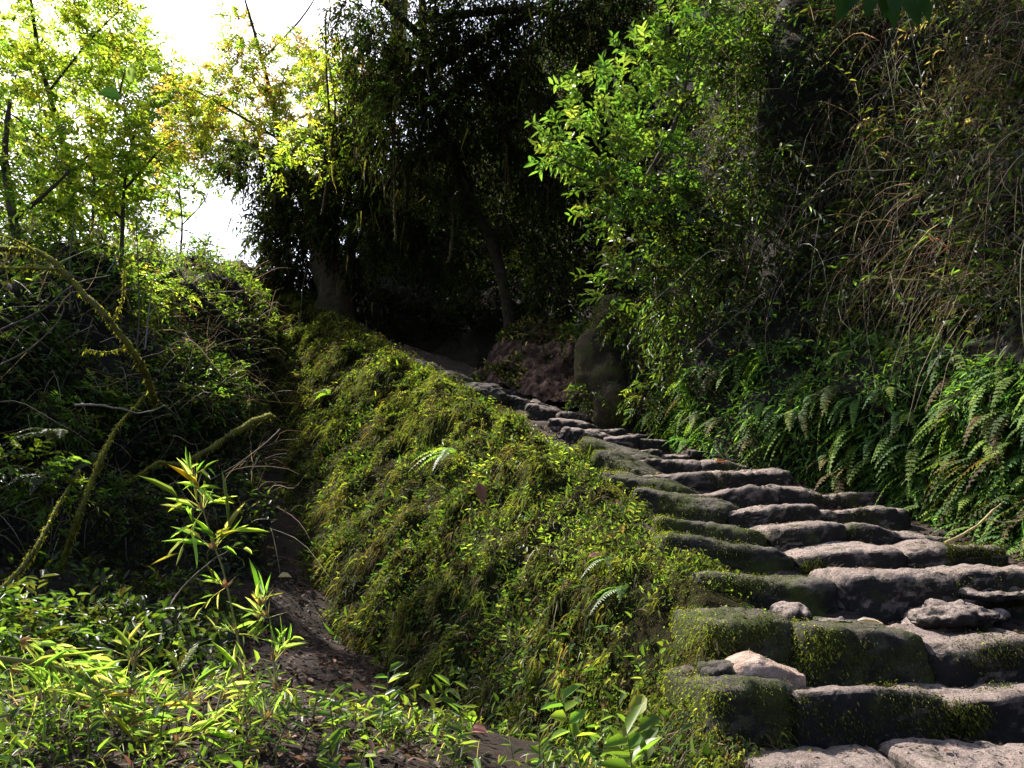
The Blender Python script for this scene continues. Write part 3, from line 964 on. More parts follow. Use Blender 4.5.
# left slope cover
def left_cover(n, wf):
    return lsf.sample(n, wf, lod=1.2)


n = 46000
p, nn = left_cover(n, lambda u, v, c: (u > -200) * np.clip(fbm(c * 1.2, 91, 3) + 0.35, 0.05, 1.4) * np.where((v > 450) & (v < 570), 0.45, 1.0) * np.clip((u + 330) / 400, 0.3, 1.2))
g = Geo()
hi = np.clip((420 - proj(p)[1]) / 150, 0, 1)  # higher leaves draw a brighter palette: crest sunlight put into the colour
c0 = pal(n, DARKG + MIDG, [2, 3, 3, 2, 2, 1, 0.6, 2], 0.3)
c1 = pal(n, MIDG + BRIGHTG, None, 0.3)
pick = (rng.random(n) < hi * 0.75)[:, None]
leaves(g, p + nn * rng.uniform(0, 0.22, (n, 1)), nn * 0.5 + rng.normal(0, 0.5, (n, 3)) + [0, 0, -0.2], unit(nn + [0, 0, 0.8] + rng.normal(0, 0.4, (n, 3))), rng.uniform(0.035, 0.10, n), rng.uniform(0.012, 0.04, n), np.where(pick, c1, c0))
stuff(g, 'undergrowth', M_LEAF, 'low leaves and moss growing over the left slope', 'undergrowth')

n = 3600
p, nn = left_cover(n, lambda u, v, c: (u > -250) * (v < 560) * (u < 300))
g = Geo()
blades(g, p + nn * rng.uniform(0.02, 0.3, (n, 1)), nn * rng.uniform(0.2, 1, (n, 1)) + rng.normal(0, 0.5, (n, 3)) + [0.1, 0, 0.25], rng.uniform(0.2, 0.9, n), rng.uniform(0.004, 0.010, n), pal(n, DRYC + [(0.25, 0.22, 0.18)], [3, 3, 2, 1.5, 1.5, 1], 0.3), bend=rng.uniform(0.1, 1.1, n), seg=6, wob=0.10)
stuff(g, 'dry_grass', M_DRY, 'dry twigs and grass tangled over the left slope', 'dry grass')

# ------------------------------------------------------------------ trees and shrubs
def clump_leaves(gl, gt, c, rad, ntw, k, tl, L, W, cols, w=None, droop=0.3, up=0.15, hang=0.0, jit=0.25, shell=0.35, gap=0.0):
    rad = np.broadcast_to(np.asarray(rad, float), (3,))
    u = unit(rng.normal(size=(int(ntw), 3)))
    r = rng.uniform(shell, 1.0, (len(u), 1)) ** 0.7
    if gap:
        keep = fbm(u * 1.7 + np.asarray(c) * 3.3, 5, 2) > gap - 0.35
        u, r = u[keep], r[keep]
    n = len(u)
    if n == 0:
        return
    b = np.asarray(c) + u * r * rad
    out = unit(u * 0.8 + rng.normal(0, 0.5, (n, 3)) + [0, 0, up - hang])
    ln = tl * rng.uniform(0.6, 1.3, (n, 1))
    if gt is not None:
        blades(gt, b - out * ln * 0.5, out, ln[:, 0] * 1.4, 0.008 * tl / 0.3, np.tile([[0.06, 0.045, 0.03]], (n, 1)), bend=droop * 0.5, seg=2)
    t = np.linspace(0.1, 1, k)
    pos = b[:, None] + out[:, None] * ln[:, None] * t[None, :, None] + np.array([0, 0, -1.0]) * (ln[:, None] * droop * (t ** 2)[None, :, None])
    s = unit(np.cross(out, [0.1, 0.2, 1.0]))
    sg = np.where(np.arange(k) % 2 == 0, 1.0, -1.0)[None, :, None]
    d = out[:, None] * 0.7 + s[:, None] * sg * 0.8 + rng.normal(0, 0.35, (n, k, 3)) + np.array([0, 0, -hang * 0.8])
    nr = np.array([0, 0, 1.0]) + rng.normal(0, 0.45, (n, k, 3))
    m = n * k
    cl = pal(n, cols, w, jit)
    cl = np.repeat(cl, k, 0) * rng.uniform(0.75, 1.3, (m, 1))
    leaves(gl, pos.reshape(-1, 3), d.reshape(-1, 3), nr.reshape(-1, 3), rng.uniform(0.7, 1.25, m) * L, rng.uniform(0.75, 1.2, m) * W, cl, fold=0.2, droop=0.25)


def tree(name, label, cat, base, limbs, clumps, group=None, bark=None, leafm=None, extra=None, barkcol=(1, 1, 1)):
    """limbs: (points, r0, r1); clumps: dict args for clump_leaves"""
    root = empty(name, base, label, cat, group)
    gb, gl, gt = Geo(), Geo(), Geo()
    for i, (pts, r0, r1) in enumerate(limbs):
        tube(gb, pts, r0, r1, barkcol, sides=12 if r0 > 0.15 else 8, n=max(14, len(pts) * 7), rough=0.22, seed=i + 3)
    for c in clumps:
        clump_leaves(gl, gt, **c)
    under(root, gb.build('trunk', bark or M_BARK))
    under(root, gl.build('crown', leafm or M_LEAF))
    if gt.n > 4000:
        under(root, gt.build('twigs', M_TWIG))
    if extra:
        extra(root)
    return root


def cl(u, v, d, rad, ntw, k=9, tl=0.35, L=0.10, W=0.045, cols=DARKG, **kw):
    return dict(c=P(u, v, d), rad=rad, ntw=ntw, k=k, tl=tl, L=L, W=W, cols=cols, **kw)


# sunny targets: the added overhead clumps are kept out of their sun
LIT = [(P(1000, 600, 3.7), .7), (P(900, 690, 2.9), .7), (P(960, 640, 3.4), .7), (P(770, 665, 3.0), .4), (P(880, 580, 3.75), .35), (P(980, 690, 2.9), .6),
       (P(575, 455, 5.7), .55), (P(480, 400, 8.2), .35), (P(695, 575, 3.75), .4), (P(500, 530, 4.7), .35), (P(60, 280, 6.0), .5), (P(120, 340, 6.1), .5), (P(610, 490, 5.0), .35), (P(540, 432, 6.5), .4), (P(630, 540, 4.3), .35), (P(665, 600, 3.9), .25), (P(430, 372, 10), .3), (P(340, 120, 13), .8), (P(400, 80, 12), .8), (P(440, 130, 11.9), .6), (P(470, 60, 11.9), .6), (P(490, 560, 4.6), .25),
       (P(205, 510, 3.0), .55), (P(225, 590, 3.0), .4), (P(60, 680, 3.0), .8), (P(250, 740, 2.7), .6), (P(450, 740, 3.3), .6), (P(150, 650, 3.4), .6), (P(250, 650, 3.2), .4),
       (P(150, 300, 9.5), 1.3), (P(100, 400, 7.2), .7), (P(240, 300, 13), 1.2), (P(40, 270, 6.6), 1.0), (P(80, 200, 8), 1.5), (P(300, 340, 13), .8),
       (P(590, 130, 7.3), .6), (P(640, 90, 7.4), .7), (P(700, 40, 7.6), .7), (P(720, 110, 7.5), .7), (P(770, 70, 7.3), .6), (P(850, 400, 6.2), .3), (P(740, 420, 6.9), .3), (P(800, 380, 6.6), .35), (P(930, 430, 5.6), .35), (P(690, 420, 7.3), .3), (P(520, 355, 11.2), .55),
       (P(60, 50, 9), 1.6), (P(110, 150, 8.4), 1.3), (P(10, 150, 8), 1.2), (P(250, 90, 18.4), 2.2), (P(340, 120, 18.4), 1.6), (P(900, 60, 6.8), .8), (P(910, 130, 6.3), .8), (P(985, 230, 5.8), .45), (P(860, 90, 7), .7), (P(800, 180, 7), .5), (P(930, 210, 6.2), .5), (P(740, 120, 7.4), .5), (P(960, 380, 5.6), .3)]
over = []  # unseen leaf clumps added overhead to shape where the sun falls
tries = 0
while len(over) < 210 and tries < 9000:
    tries += 1
    c = np.array([rng.uniform(-10, 0.8), rng.uniform(5.5, 21), rng.uniform(7, 12.5)])
    R = rng.uniform(0.7, 1.2)
    u, v = proj(c)
    if v + R * FPX / c[1] > -15:
        continue
    if c[1] < 6 and c[0] > 1.5:
        continue
    ok = True
    for (t, rr) in LIT:
        w = c - t
        al = w @ SUN
        if al > 0 and np.linalg.norm(w - al * SUN) < rr + R * 0.95 + 0.25:
            ok = False
            break
    if ok:
        over.append((c, R))
SHADE = [P(350, 440, 9), P(340, 560, 7), P(380, 620, 5.6), P(430, 680, 4.6), P(520, 680, 4.0), P(600, 690, 3.6), P(360, 370, 11.5), P(320, 450, 9.5), P(380, 520, 6.6), P(400, 470, 7.4), P(430, 600, 5), P(330, 420, 10), P(350, 520, 7), P(400, 600, 5.2), P(310, 480, 8.5), P(420, 500, 6.5), P(380, 450, 8), P(560, 640, 4.0), P(630, 640, 3.6), P(450, 620, 4.6), P(320, 370, 12), P(390, 390, 10), P(420, 560, 5.6), P(560, 560, 4.5),
         P(660, 300, 8.2), P(720, 300, 7.6), P(800, 300, 7), P(440, 330, 12.5), P(400, 300, 14), P(480, 250, 14), P(540, 250, 13.5), P(800, 500, 5.2), P(870, 520, 4.9), P(720, 480, 5.9), P(770, 540, 4.4), P(680, 510, 4.9), P(650, 450, 7.2), P(600, 420, 8.6)]
for t in SHADE:  # more unseen clumps added toward the sun to shade these points
    for k in range(14):
        c = t + SUN * rng.uniform(8, 12.5) + rng.normal(0, 0.45, 3)
        R = rng.uniform(0.45, 0.8)
        u, v = proj(c)
        if v + R * FPX / c[1] > -15:
            continue
        if all(((c - q) @ SUN < 0) or np.linalg.norm((c - q) - ((c - q) @ SUN) * SUN) > rr + R * 0.8 + 0.1 for (q, rr) in LIT):
            over.append((c, R))
print('overhead clumps', len(over))

# 1 big trunk at the head of the bank
tb = P(338, 335, 14.4)
limbs = [([tb + [0, 0, -0.6], P(334, 290, 14.4), P(322, 240, 14.4), P(322, 200, 14.3), P(345, 150, 14.0), P(385, 90, 13.6), P(400, 20, 13.3), P(400, -80, 13.0)], 0.40, 0.12),
         ([P(318, 200, 14.3), P(290, 160, 14.5), P(265, 150, 14.8), P(225, 140, 15.0)], 0.16, 0.05),
         ([P(345, 150, 14.0), P(410, 85, 13.0), P(480, 40, 12.2), P(560, 0, 11.2)], 0.14, 0.05),
         ([P(400, -60, 13.1), P(430, -250, 10.5), P(600, -520, 8.0)], 0.14, 0.05),
         ([P(400, 20, 13.3), P(330, -160, 12.0), P(200, -400, 10.0)], 0.13, 0.05),
         ([P(338, 300, 14.2), P(352, 240, 13.9), P(345, 180, 13.8)], 0.12, 0.08)]
nodes = [P(420, -200, 11), P(330, -160, 12), P(430, -250, 10.5)]
for k, (c, R) in enumerate(sorted(over, key=lambda t: np.linalg.norm(t[0] - nodes[0]))):
    o = min(nodes, key=lambda q: np.linalg.norm(q - c))
    nodes.append(c)
    limbs.append(([o, 0.5 * (o + c) + rng.normal(0, 0.15, 3), c], 0.028, 0.014))
CD = dict(cols=DARKG, hang=0.5, droop=0.5)
clumps = [cl(255, 165, 14.6, (0.75, 0.6, 0.35), 90, hang=0.4, cols=DARKG + MIDG), cl(290, 200, 14.4, (0.7, 0.6, 0.7), 110, **CD), cl(330, 170, 14.1, (0.9, 0.7, 0.7), 130, **CD),
          cl(285, 250, 14.6, (0.4, 0.5, 0.8), 80, **CD), cl(360, 220, 13.9, (0.7, 0.6, 0.9), 110, **CD), cl(400, 190, 13.6, (0.8, 0.6, 0.9), 120, **CD),
          cl(272, 230, 15.2, (0.35, 0.3, 0.9), 120, cols=DARKG + MIDG, hang=0.3), cl(300, 210, 15.0, (0.6, 0.4, 0.8), 120, **CD), cl(325, 215, 13.7, (0.5, 0.3, 0.4), 60, **CD), cl(350, 270, 14.9, (0.5, 0.4, 0.7), 90, **CD), cl(290, 275, 15.2, (0.4, 0.4, 0.5), 70, **CD), cl(350, 130, 13.4, (0.6, 0.4, 0.5), 70, **CD), cl(375, 180, 13.2, (0.5, 0.4, 0.6), 70, **CD), cl(375, 110, 13.4, (0.6, 0.5, 0.9), 90, cols=DARKG + MIDG, hang=0.4)]
for (c, R) in over:  # the added light-blocking clumps are built into this tree's crown
    clumps.append(dict(c=c, rad=(R, R, R * 0.55), ntw=80, k=8, tl=0.5, L=0.22, W=0.12, cols=DARKG + MIDG[:1]))


def moss_beards(specs, name='hanging_moss'):
    def f(root):
        g = Geo()
        for (u, v, d, su, sv, n, lo, hi_) in specs:
            p = np.stack([P(u + rng.normal(0, su), v + rng.normal(0, sv), d + rng.normal(0, 0.35)) for _ in range(n)])
            blades(g, p, rng.normal(0, 0.25, (n, 3)) + [0, 0, -1], rng.uniform(lo, hi_, n) * rng.uniform(0.25, 0.8, n), rng.uniform(0.008, 0.035, n), pal(n, [(0.03, 0.03, 0.012), (0.055, 0.05, 0.02), (0.09, 0.075, 0.03), (0.03, 0.045, 0.012)], None, 0.3), bend=0.2, seg=5, wob=0.07)
        o = under(root, g.build(name, M_MOSS))
        o.parent = next(c for c in root.children if c.name.startswith('trunk'))
        o['kind'] = 'stuff'
    return f


tree('mossy_tree', 'thick old trunk at the head of the bank with a dark overhanging mossy crown and added unseen clumps shading the scene', 'tree', tb, limbs, [dict(c, ntw=c['ntw'] * (1 if c['L'] > 0.15 else 1.8)) for c in clumps], leafm=M_DARK,
     extra=moss_beards([(330, 180, 14.1, 45, 35, 500, 0.2, 0.8), (270, 190, 14.6, 25, 25, 260, 0.2, 0.7), (380, 150, 13.6, 30, 60, 400, 0.2, 0.9)]))

q = P(322, 215, 13.0)
tree('sunlit_shrub', 'yellow green shrub growing on the old mossy trunk, left of the dark crown', 'shrub', q, [([q, P(330, 160, 13.0), P(335, 100, 13.0), P(325, 50, 13.0)], 0.03, 0.01), ([P(331, 150, 13.0), P(355, 130, 12.9), P(365, 110, 12.9)], 0.015, 0.006)],
     [cl(u, v, 13.0, rad, n, k=8, tl=0.26, L=0.09, W=0.034, cols=YELG[:1] + BRIGHTG, hang=0.2, gap=0.2) for (u, v, rad, n) in [(325, 80, (0.4, 0.4, 0.4), 70), (350, 125, (0.4, 0.35, 0.4), 70), (300, 140, (0.4, 0.35, 0.3), 60), (335, 165, (0.4, 0.3, 0.3), 55), (370, 170, (0.3, 0.3, 0.4), 45), (310, 45, (0.35, 0.3, 0.3), 35), (280, 165, (0.3, 0.3, 0.2), 35)]], leafm=M_SUNLEAF)

# 2 leaning tree in front of the dark hollow
lb = P(516, 312, 12.0)
limbs = [([lb + [0, 0, -1.0], P(501, 272, 12.0), P(479, 216, 12.1), P(457, 163, 12.2), P(438, 110, 12.3), P(425, 40, 12.4), P(420, -60, 12.5)], 0.10, 0.06),
         ([P(455, 160, 12.2), P(425, 158, 12.0), P(400, 165, 11.8), P(385, 190, 11.7)], 0.06, 0.03),
         ([P(436, 100, 12.3), P(470, 80, 12.0), P(495, 62, 11.8)], 0.07, 0.04),
         ([P(500, 110, 11.9), P(515, 95, 11.8), P(500, 88, 11.7), P(470, 95, 12.0)], 0.035, 0.02),
         ([P(510, 115, 11.8), P(508, 150, 11.7), P(512, 190, 11.7)], 0.03, 0.015),
         ([P(425, 40, 12.4), P(380, 0, 12.0), P(340, -20, 12.0)], 0.07, 0.03),
         ([P(424, 20, 12.4), P(520, 10, 11.5), P(600, 30, 10.5), P(640, 60, 10)], 0.08, 0.03),
         ([P(560, 25, 11.0), P(585, 70, 10.8), P(600, 110, 10.7)], 0.035, 0.015)]
rngc = []
for (u, v, d, rad, n, c) in [(400, 20, 12.2, (0.9, 0.7, 0.6), 110, DARKG + MIDG), (375, 60, 12.2, (0.6, 0.6, 0.7), 90, DARKG + MIDG), (430, 75, 12.0, (0.8, 0.6, 0.7), 120, DARKG + MIDG), (400, 120, 11.9, (0.6, 0.6, 0.7), 90, DARKG + MIDG),
                             (470, 30, 11.9, (0.9, 0.7, 0.5), 110, DARKG), (480, 110, 11.9, (0.6, 0.5, 0.7), 80, DARKG), (430, 160, 11.8, (0.6, 0.5, 0.5), 70, DARKG), (530, 130, 11.6, (0.7, 0.6, 0.8), 90, DARKG),
                             (610, 15, 10.5, (1.1, 0.8, 0.5), 150, DARKG), (560, -10, 11.0, (1.0, 0.8, 0.4), 120, DARKG), (640, 40, 10.2, (0.6, 0.6, 0.6), 90, DARKG), (600, 95, 10.8, (0.35, 0.5, 0.7), 60, DARKG),
                             (520, 75, 11.6, (0.35, 0.4, 0.4), 40, DARKG), (560, 170, 11.4, (0.6, 0.6, 0.8), 80, DARKG), (480, 0, 12, (1, 0.8, 0.4), 110, DARKG), (350, 25, 12.4, (0.4, 0.4, 0.5), 40, DARKG + MIDG), (390, 230, 13.0, (0.7, 0.5, 0.6), 90, DARKG), (440, 250, 13.2, (0.6, 0.5, 0.6), 80, DARKG), (545, 220, 12.0, (0.5, 0.5, 0.8), 90, DARKG), (560, 280, 11.6, (0.4, 0.4, 0.4), 50, DARKG), (520, 30, 12.4, (0.5, 0.5, 0.5), 60, DARKG), (440, 115, 11.7, (0.5, 0.4, 0.5), 60, DARKG + MIDG), (455, 200, 11.7, (0.3, 0.3, 0.4), 30, DARKG), (500, 60, 12.5, (0.5, 0.5, 0.5), 60, DARKG), (450, 60, 13, (0.9, 0.5, 0.8), 120, DARKG), (490, 170, 12.8, (0.7, 0.5, 0.7), 100, DARKG), (590, 130, 11.5, (0.4, 0.5, 0.5), 60, DARKG)]:
    rngc.append(cl(u, v, d, rad, n * 2.2, cols=c, hang=0.6, droop=0.6, L=0.09, W=0.035))
tree('leaning_tree', 'slender dark tree leaning left in front of the dark hollow, hung with moss', 'tree', lb, limbs, rngc, leafm=M_DARK, barkcol=(0.45, 0.42, 0.4),
     extra=moss_beards([(400, 80, 12.0, 35, 60, 800, 0.15, 0.8), (470, 90, 11.9, 45, 45, 600, 0.15, 0.6), (420, 170, 11.8, 30, 20, 200, 0.2, 0.8), (520, 120, 11.7, 30, 60, 260, 0.2, 0.8), (600, 40, 10.5, 30, 25, 200, 0.1, 0.5)]))

# 3 backlit tree beyond the bank
bb = P(292, 300, 19.0)
limbs = [([bb, P(285, 210, 18.8), P(278, 130, 18.6), P(262, 60, 18.4), P(245, 0, 18.2)], 0.09, 0.03), ([P(282, 170, 18.7), P(320, 110, 18.4), P(350, 70, 18.2)], 0.045, 0.02),
         ([P(280, 140, 18.6), P(230, 110, 18.3), P(195, 90, 18.2)], 0.04, 0.015), ([P(262, 60, 18.4), P(300, 20, 18.2), P(320, -10, 18)], 0.03, 0.012)]
bc = []
for (u, v, rad, n) in [(250, 65, (0.8, 0.7, 0.6), 75), (215, 95, (0.8, 0.7, 0.6), 75), (290, 60, (0.7, 0.7, 0.6), 60), (300, 100, (0.8, 0.7, 0.6), 80), (250, 110, (0.9, 0.7, 0.5), 90), (340, 100, (0.8, 0.7, 0.8), 80), (360, 135, (0.6, 0.6, 0.8), 70),
                       (320, 145, (0.8, 0.6, 0.5), 70), (200, 120, (0.5, 0.6, 0.4), 40), (240, 30, (0.5, 0.5, 0.4), 25), (370, 90, (0.5, 0.5, 0.7), 50), (230, 140, (0.7, 0.6, 0.3), 60), (275, 140, (0.8, 0.6, 0.4), 60), (180, 95, (0.4, 0.4, 0.4), 25), (185, 130, (0.5, 0.5, 0.4), 40), (170, 158, (0.4, 0.4, 0.3), 26), (215, 160, (0.6, 0.5, 0.3), 45), (330, 60, (0.6, 0.5, 0.5), 50), (345, 180, (0.5, 0.5, 0.5), 50), (310, 175, (0.6, 0.5, 0.3), 40)]:
    bc.append(cl(u, v, 18.4, rad, n * 2.6, k=9, tl=0.4, L=0.13, W=0.05, cols=YELG + BRIGHTG + [(0.14, 0.09, 0.05)], w=[2, 2, 2, 2, 1, 1, 1, 1, 1.5], gap=0.25))
tree('sunlit_tree', 'yellow green backlit tree against the white sky, upper left of centre', 'tree', bb, limbs, bc, leafm=M_SUNLEAF)

# 4 left trees
t4 = P(70, 265, 9.0)
limbs = [([t4, P(72, 200, 9.0), P(60, 130, 9.1), P(40, 60, 9.2), P(25, -40, 9.2)], 0.045, 0.02), ([P(70, 180, 9.0), P(110, 120, 8.8), P(125, 70, 8.8)], 0.018, 0.008), ([P(50, 90, 9.1), P(90, 40, 9.0), P(120, 10, 9)], 0.018, 0.008),
         ([P(66, 160, 9), P(20, 120, 8.9), P(-20, 100, 8.8)], 0.018, 0.008)]
lc = []
for (u, v, rad, n) in [(20, 25, (0.5, 0.5, 0.4), 70), (65, 40, (0.5, 0.5, 0.4), 80), (105, 25, (0.45, 0.5, 0.35), 70), (110, 60, (0.35, 0.4, 0.25), 50), (60, 85, (0.45, 0.4, 0.25), 45), (10, 70, (0.5, 0.5, 0.35), 60), (20, 120, (0.5, 0.5, 0.3), 45), (60, -20, (0.8, 0.6, 0.3), 90)]:
    lc.append(cl(u, v, 9.0, rad, n * 2.1, k=8, tl=0.22, L=0.075, W=0.03, cols=BRIGHTG + YELG, w=[3, 3, 2, 2, 0.7, 0.3, 1, 0.05], gap=0.2))
tree('sunlit_tree', 'bright green tree filling the top left corner, standing on the slope', 'tree', t4, limbs, lc, leafm=M_SUNLEAF)

t5 = P(118, 300, 8.4)
limbs = [([t5, P(122, 240, 8.4), P(125, 180, 8.4), P(135, 130, 8.4)], 0.03, 0.012), ([P(123, 220, 8.4), P(90, 190, 8.2), P(50, 180, 8.1)], 0.018, 0.006), ([P(124, 190, 8.4), P(160, 150, 8.4), P(175, 140, 8.4)], 0.018, 0.006)]
lc = []
for (u, v, rad, n) in [(125, 130, (0.35, 0.35, 0.2), 55), (90, 140, (0.35, 0.35, 0.2), 50), (145, 150, (0.35, 0.3, 0.15), 45), (100, 170, (0.35, 0.35, 0.2), 50), (60, 195, (0.3, 0.3, 0.2), 45), (90, 205, (0.35, 0.35, 0.15), 50), (130, 190, (0.3, 0.3, 0.2), 35), (45, 215, (0.2, 0.3, 0.2), 35)]:
    lc.append(cl(u, v, 8.3, rad, n * 1.6, k=7, tl=0.2, L=0.085, W=0.036, cols=BRIGHTG + YELG, w=[3, 3, 2, 2, 0.7, 0.3, 1, 0.05], gap=0.2))
tree('leafy_shrub', 'light green shrub below the top left tree, beside the white sky gap', 'shrub', t5, limbs, lc, leafm=M_SUNLEAF)

t6 = P(180, 262, 12.5)
limbs = [([t6, P(182, 220, 12.5), P(178, 180, 12.5)], 0.02, 0.008), ([P(182, 225, 12.5), P(205, 200, 12.4), P(208, 185, 12.4)], 0.012, 0.005)]
lc = [cl(175, 185, 12.5, (0.25, 0.3, 0.3), 24, k=7, tl=0.2, L=0.11, W=0.04, cols=MIDG), cl(200, 190, 12.5, (0.2, 0.2, 0.15), 12, k=6, tl=0.2, L=0.11, W=0.04, cols=MIDG)]
tree('slender_sapling', 'thin dark leaved sapling standing against the white sky gap', 'sapling', t6, limbs, lc)
t7 = P(205, 266, 13.2)
tree('slender_sapling', 'little bush at the bottom of the white sky gap on the skyline', 'sapling', t7, [([t7, P(205, 252, 13.2), P(206, 240, 13.2)], 0.015, 0.006)],
     [cl(205, 247, 13.2, (0.22, 0.2, 0.1), 16, k=7, tl=0.16, L=0.11, W=0.04, cols=MIDG)])

# 4b trees farther down the slope, seen between the near ones
for (u0, d0, lab, spots) in [(40, 25.0, 'pale green tree standing behind the top left tree', [(0, 40), (50, 10), (40, 70), (90, 60), (110, 20), (10, 110), (70, 110), (130, 45), (-40, 70)]),
                             (90, 22.0, 'yellow green tree behind the light green shrub on the left', [(20, 160), (60, 150), (100, 190), (130, 170), (40, 200), (90, 225), (140, 215), (0, 220), (120, 245), (-40, 180), (150, 95), (168, 128), (150, 160), (185, 112), (140, 70)])]:
    q = P(u0, 275, d0)
    tree('distant_tree', lab, 'tree', q, [([q + [0, 0, -1], P(u0 + 4, 180, d0), P(u0 - 5, 60, d0)], 0.06, 0.02)],
         [cl(u, v, d0 + rng.normal(0, 0.5), (1.3, 1.0, 0.85), 190, k=8, tl=0.5, L=0.17, W=0.07, cols=BRIGHTG + YELG, w=[3, 3, 2, 3, 0.8, 0.4, 2, 0.05], gap=0.2) for (u, v) in spots], leafm=M_SUNLEAF)

# 5 dark ivy mass on the left behind the twigs
t8 = P(20, 290, 7.6)
limbs = [([t8, P(15, 230, 7.6), P(5, 160, 7.7), P(10, 100, 7.8)], 0.06, 0.02), ([P(14, 220, 7.6), P(50, 190, 7.5), P(70, 170, 7.5)], 0.025, 0.01)]
lc = []
for (u, v, rad, n) in [(0, 140, (0.35, 0.4, 0.4), 60), (30, 160, (0.35, 0.4, 0.3), 60), (0, 200, (0.35, 0.4, 0.35), 60), (40, 215, (0.3, 0.4, 0.3), 55), (-60, 150, (0.6, 0.6, 1.0), 120), (65, 240, (0.3, 0.4, 0.2), 45), (-30, 60, (0.4, 0.5, 0.6), 60)]:
    lc.append(cl(u, v, 7.7, rad, n * 0.9, k=8, tl=0.2, L=0.075, W=0.026, cols=MIDG + BRIGHTG + BRIGHTG, hang=0.2))
tree('leafy_shrub', 'tangled shrub at the left frame edge above the mossy branch', 'shrub', t8, limbs, lc)

# 6 the bush with glossy sunlit leaves right of the hollow
b6 = P(668, 340, 8.6)
limbs = [([b6, P(655, 270, 8.2), P(640, 200, 7.9), P(620, 140, 7.6), P(600, 90, 7.5)], 0.05, 0.015), ([P(645, 220, 8), P(600, 180, 7.5), P(560, 160, 7.2)], 0.025, 0.008), ([P(640, 190, 7.9), P(680, 110, 7.7), P(690, 40, 7.7)], 0.03, 0.01),
         ([P(650, 250, 8.1), P(620, 260, 7.7), P(605, 290, 7.6)], 0.02, 0.008)]
BUSHC = [(0.10, 0.17, 0.035), (0.14, 0.21, 0.045), (0.075, 0.13, 0.03), (0.19, 0.24, 0.055)]
lc = []
for (u, v, rad, n, c) in [(600, 95, (0.33, 0.35, 0.25), 42, BUSHC), (570, 135, (0.25, 0.3, 0.2), 34, BUSHC), (610, 150, (0.35, 0.35, 0.25), 48, BUSHC), (640, 60, (0.35, 0.35, 0.3), 46, BUSHC), (620, 200, (0.4, 0.35, 0.3), 54, MIDG + BUSHC),
                          (680, 30, (0.4, 0.4, 0.35), 60, MIDG + BUSHC), (660, 110, (0.4, 0.35, 0.3), 56, MIDG + BUSHC), (720, 60, (0.4, 0.4, 0.4), 62, MIDG + BUSHC), (660, 170, (0.4, 0.35, 0.35), 62, MIDG + BUSHC), (640, 245, (0.35, 0.35, 0.35), 50, DARKG + MIDG),
                          (615, 285, (0.2, 0.25, 0.22), 20, DARKG + MIDG), (675, 225, (0.35, 0.4, 0.35), 50, DARKG + MIDG), (720, 0, (0.5, 0.5, 0.4), 70, MIDG + BUSHC), (555, 160, (0.15, 0.2, 0.12), 12, BUSHC), (710, 270, (0.3, 0.3, 0.3), 24, DARKG)]:
    dd = 7.4 if u < 640 else 7.7
    lc.append(cl(u, v, dd, rad, n, k=8, tl=0.2, L=0.10, W=0.034, cols=c, up=0.3, droop=0.2))
tree('glossy_bush', 'large bush with glossy sunlit leaves overhanging the right side of the dark hollow', 'bush', b6, limbs, lc, leafm=M_BUSH)

# hedge filling the top right hill crest
for (u, v, d, lab, cols) in [(760, 30, 7.6, 'feathery mid green shrub at the top edge right of the glossy bush', MIDG), (850, 20, 7.0, 'dull green shrub at the top edge behind the dark hanging leaves', MIDG + DARKG), (980, 20, 6.0, 'brownish shrub in the top right corner of the hillside', DARKG + DRYC[:2])]:
    b = P(u, v + 170, d + 0.6)
    tree('hill_shrub', lab, 'shrub', b, [([b, P(u, v + 80, d + 0.3), P(u, v - 10, d)], 0.025, 0.008)],
         [cl(u - 25, v + 20, d, (0.35, 0.35, 0.4), 60, k=9, tl=0.25, L=0.09, W=0.016, cols=cols, hang=0.35, droop=0.5), cl(u + 30, v, d, (0.35, 0.35, 0.5), 60, k=9, tl=0.25, L=0.09, W=0.016, cols=cols, hang=0.35, droop=0.5),
          cl(u, v + 80, d + .1, (0.35, 0.3, 0.4), 44, k=9, tl=0.25, L=0.09, W=0.016, cols=cols, hang=0.35, droop=0.5)], group='shrubs along the hill top')


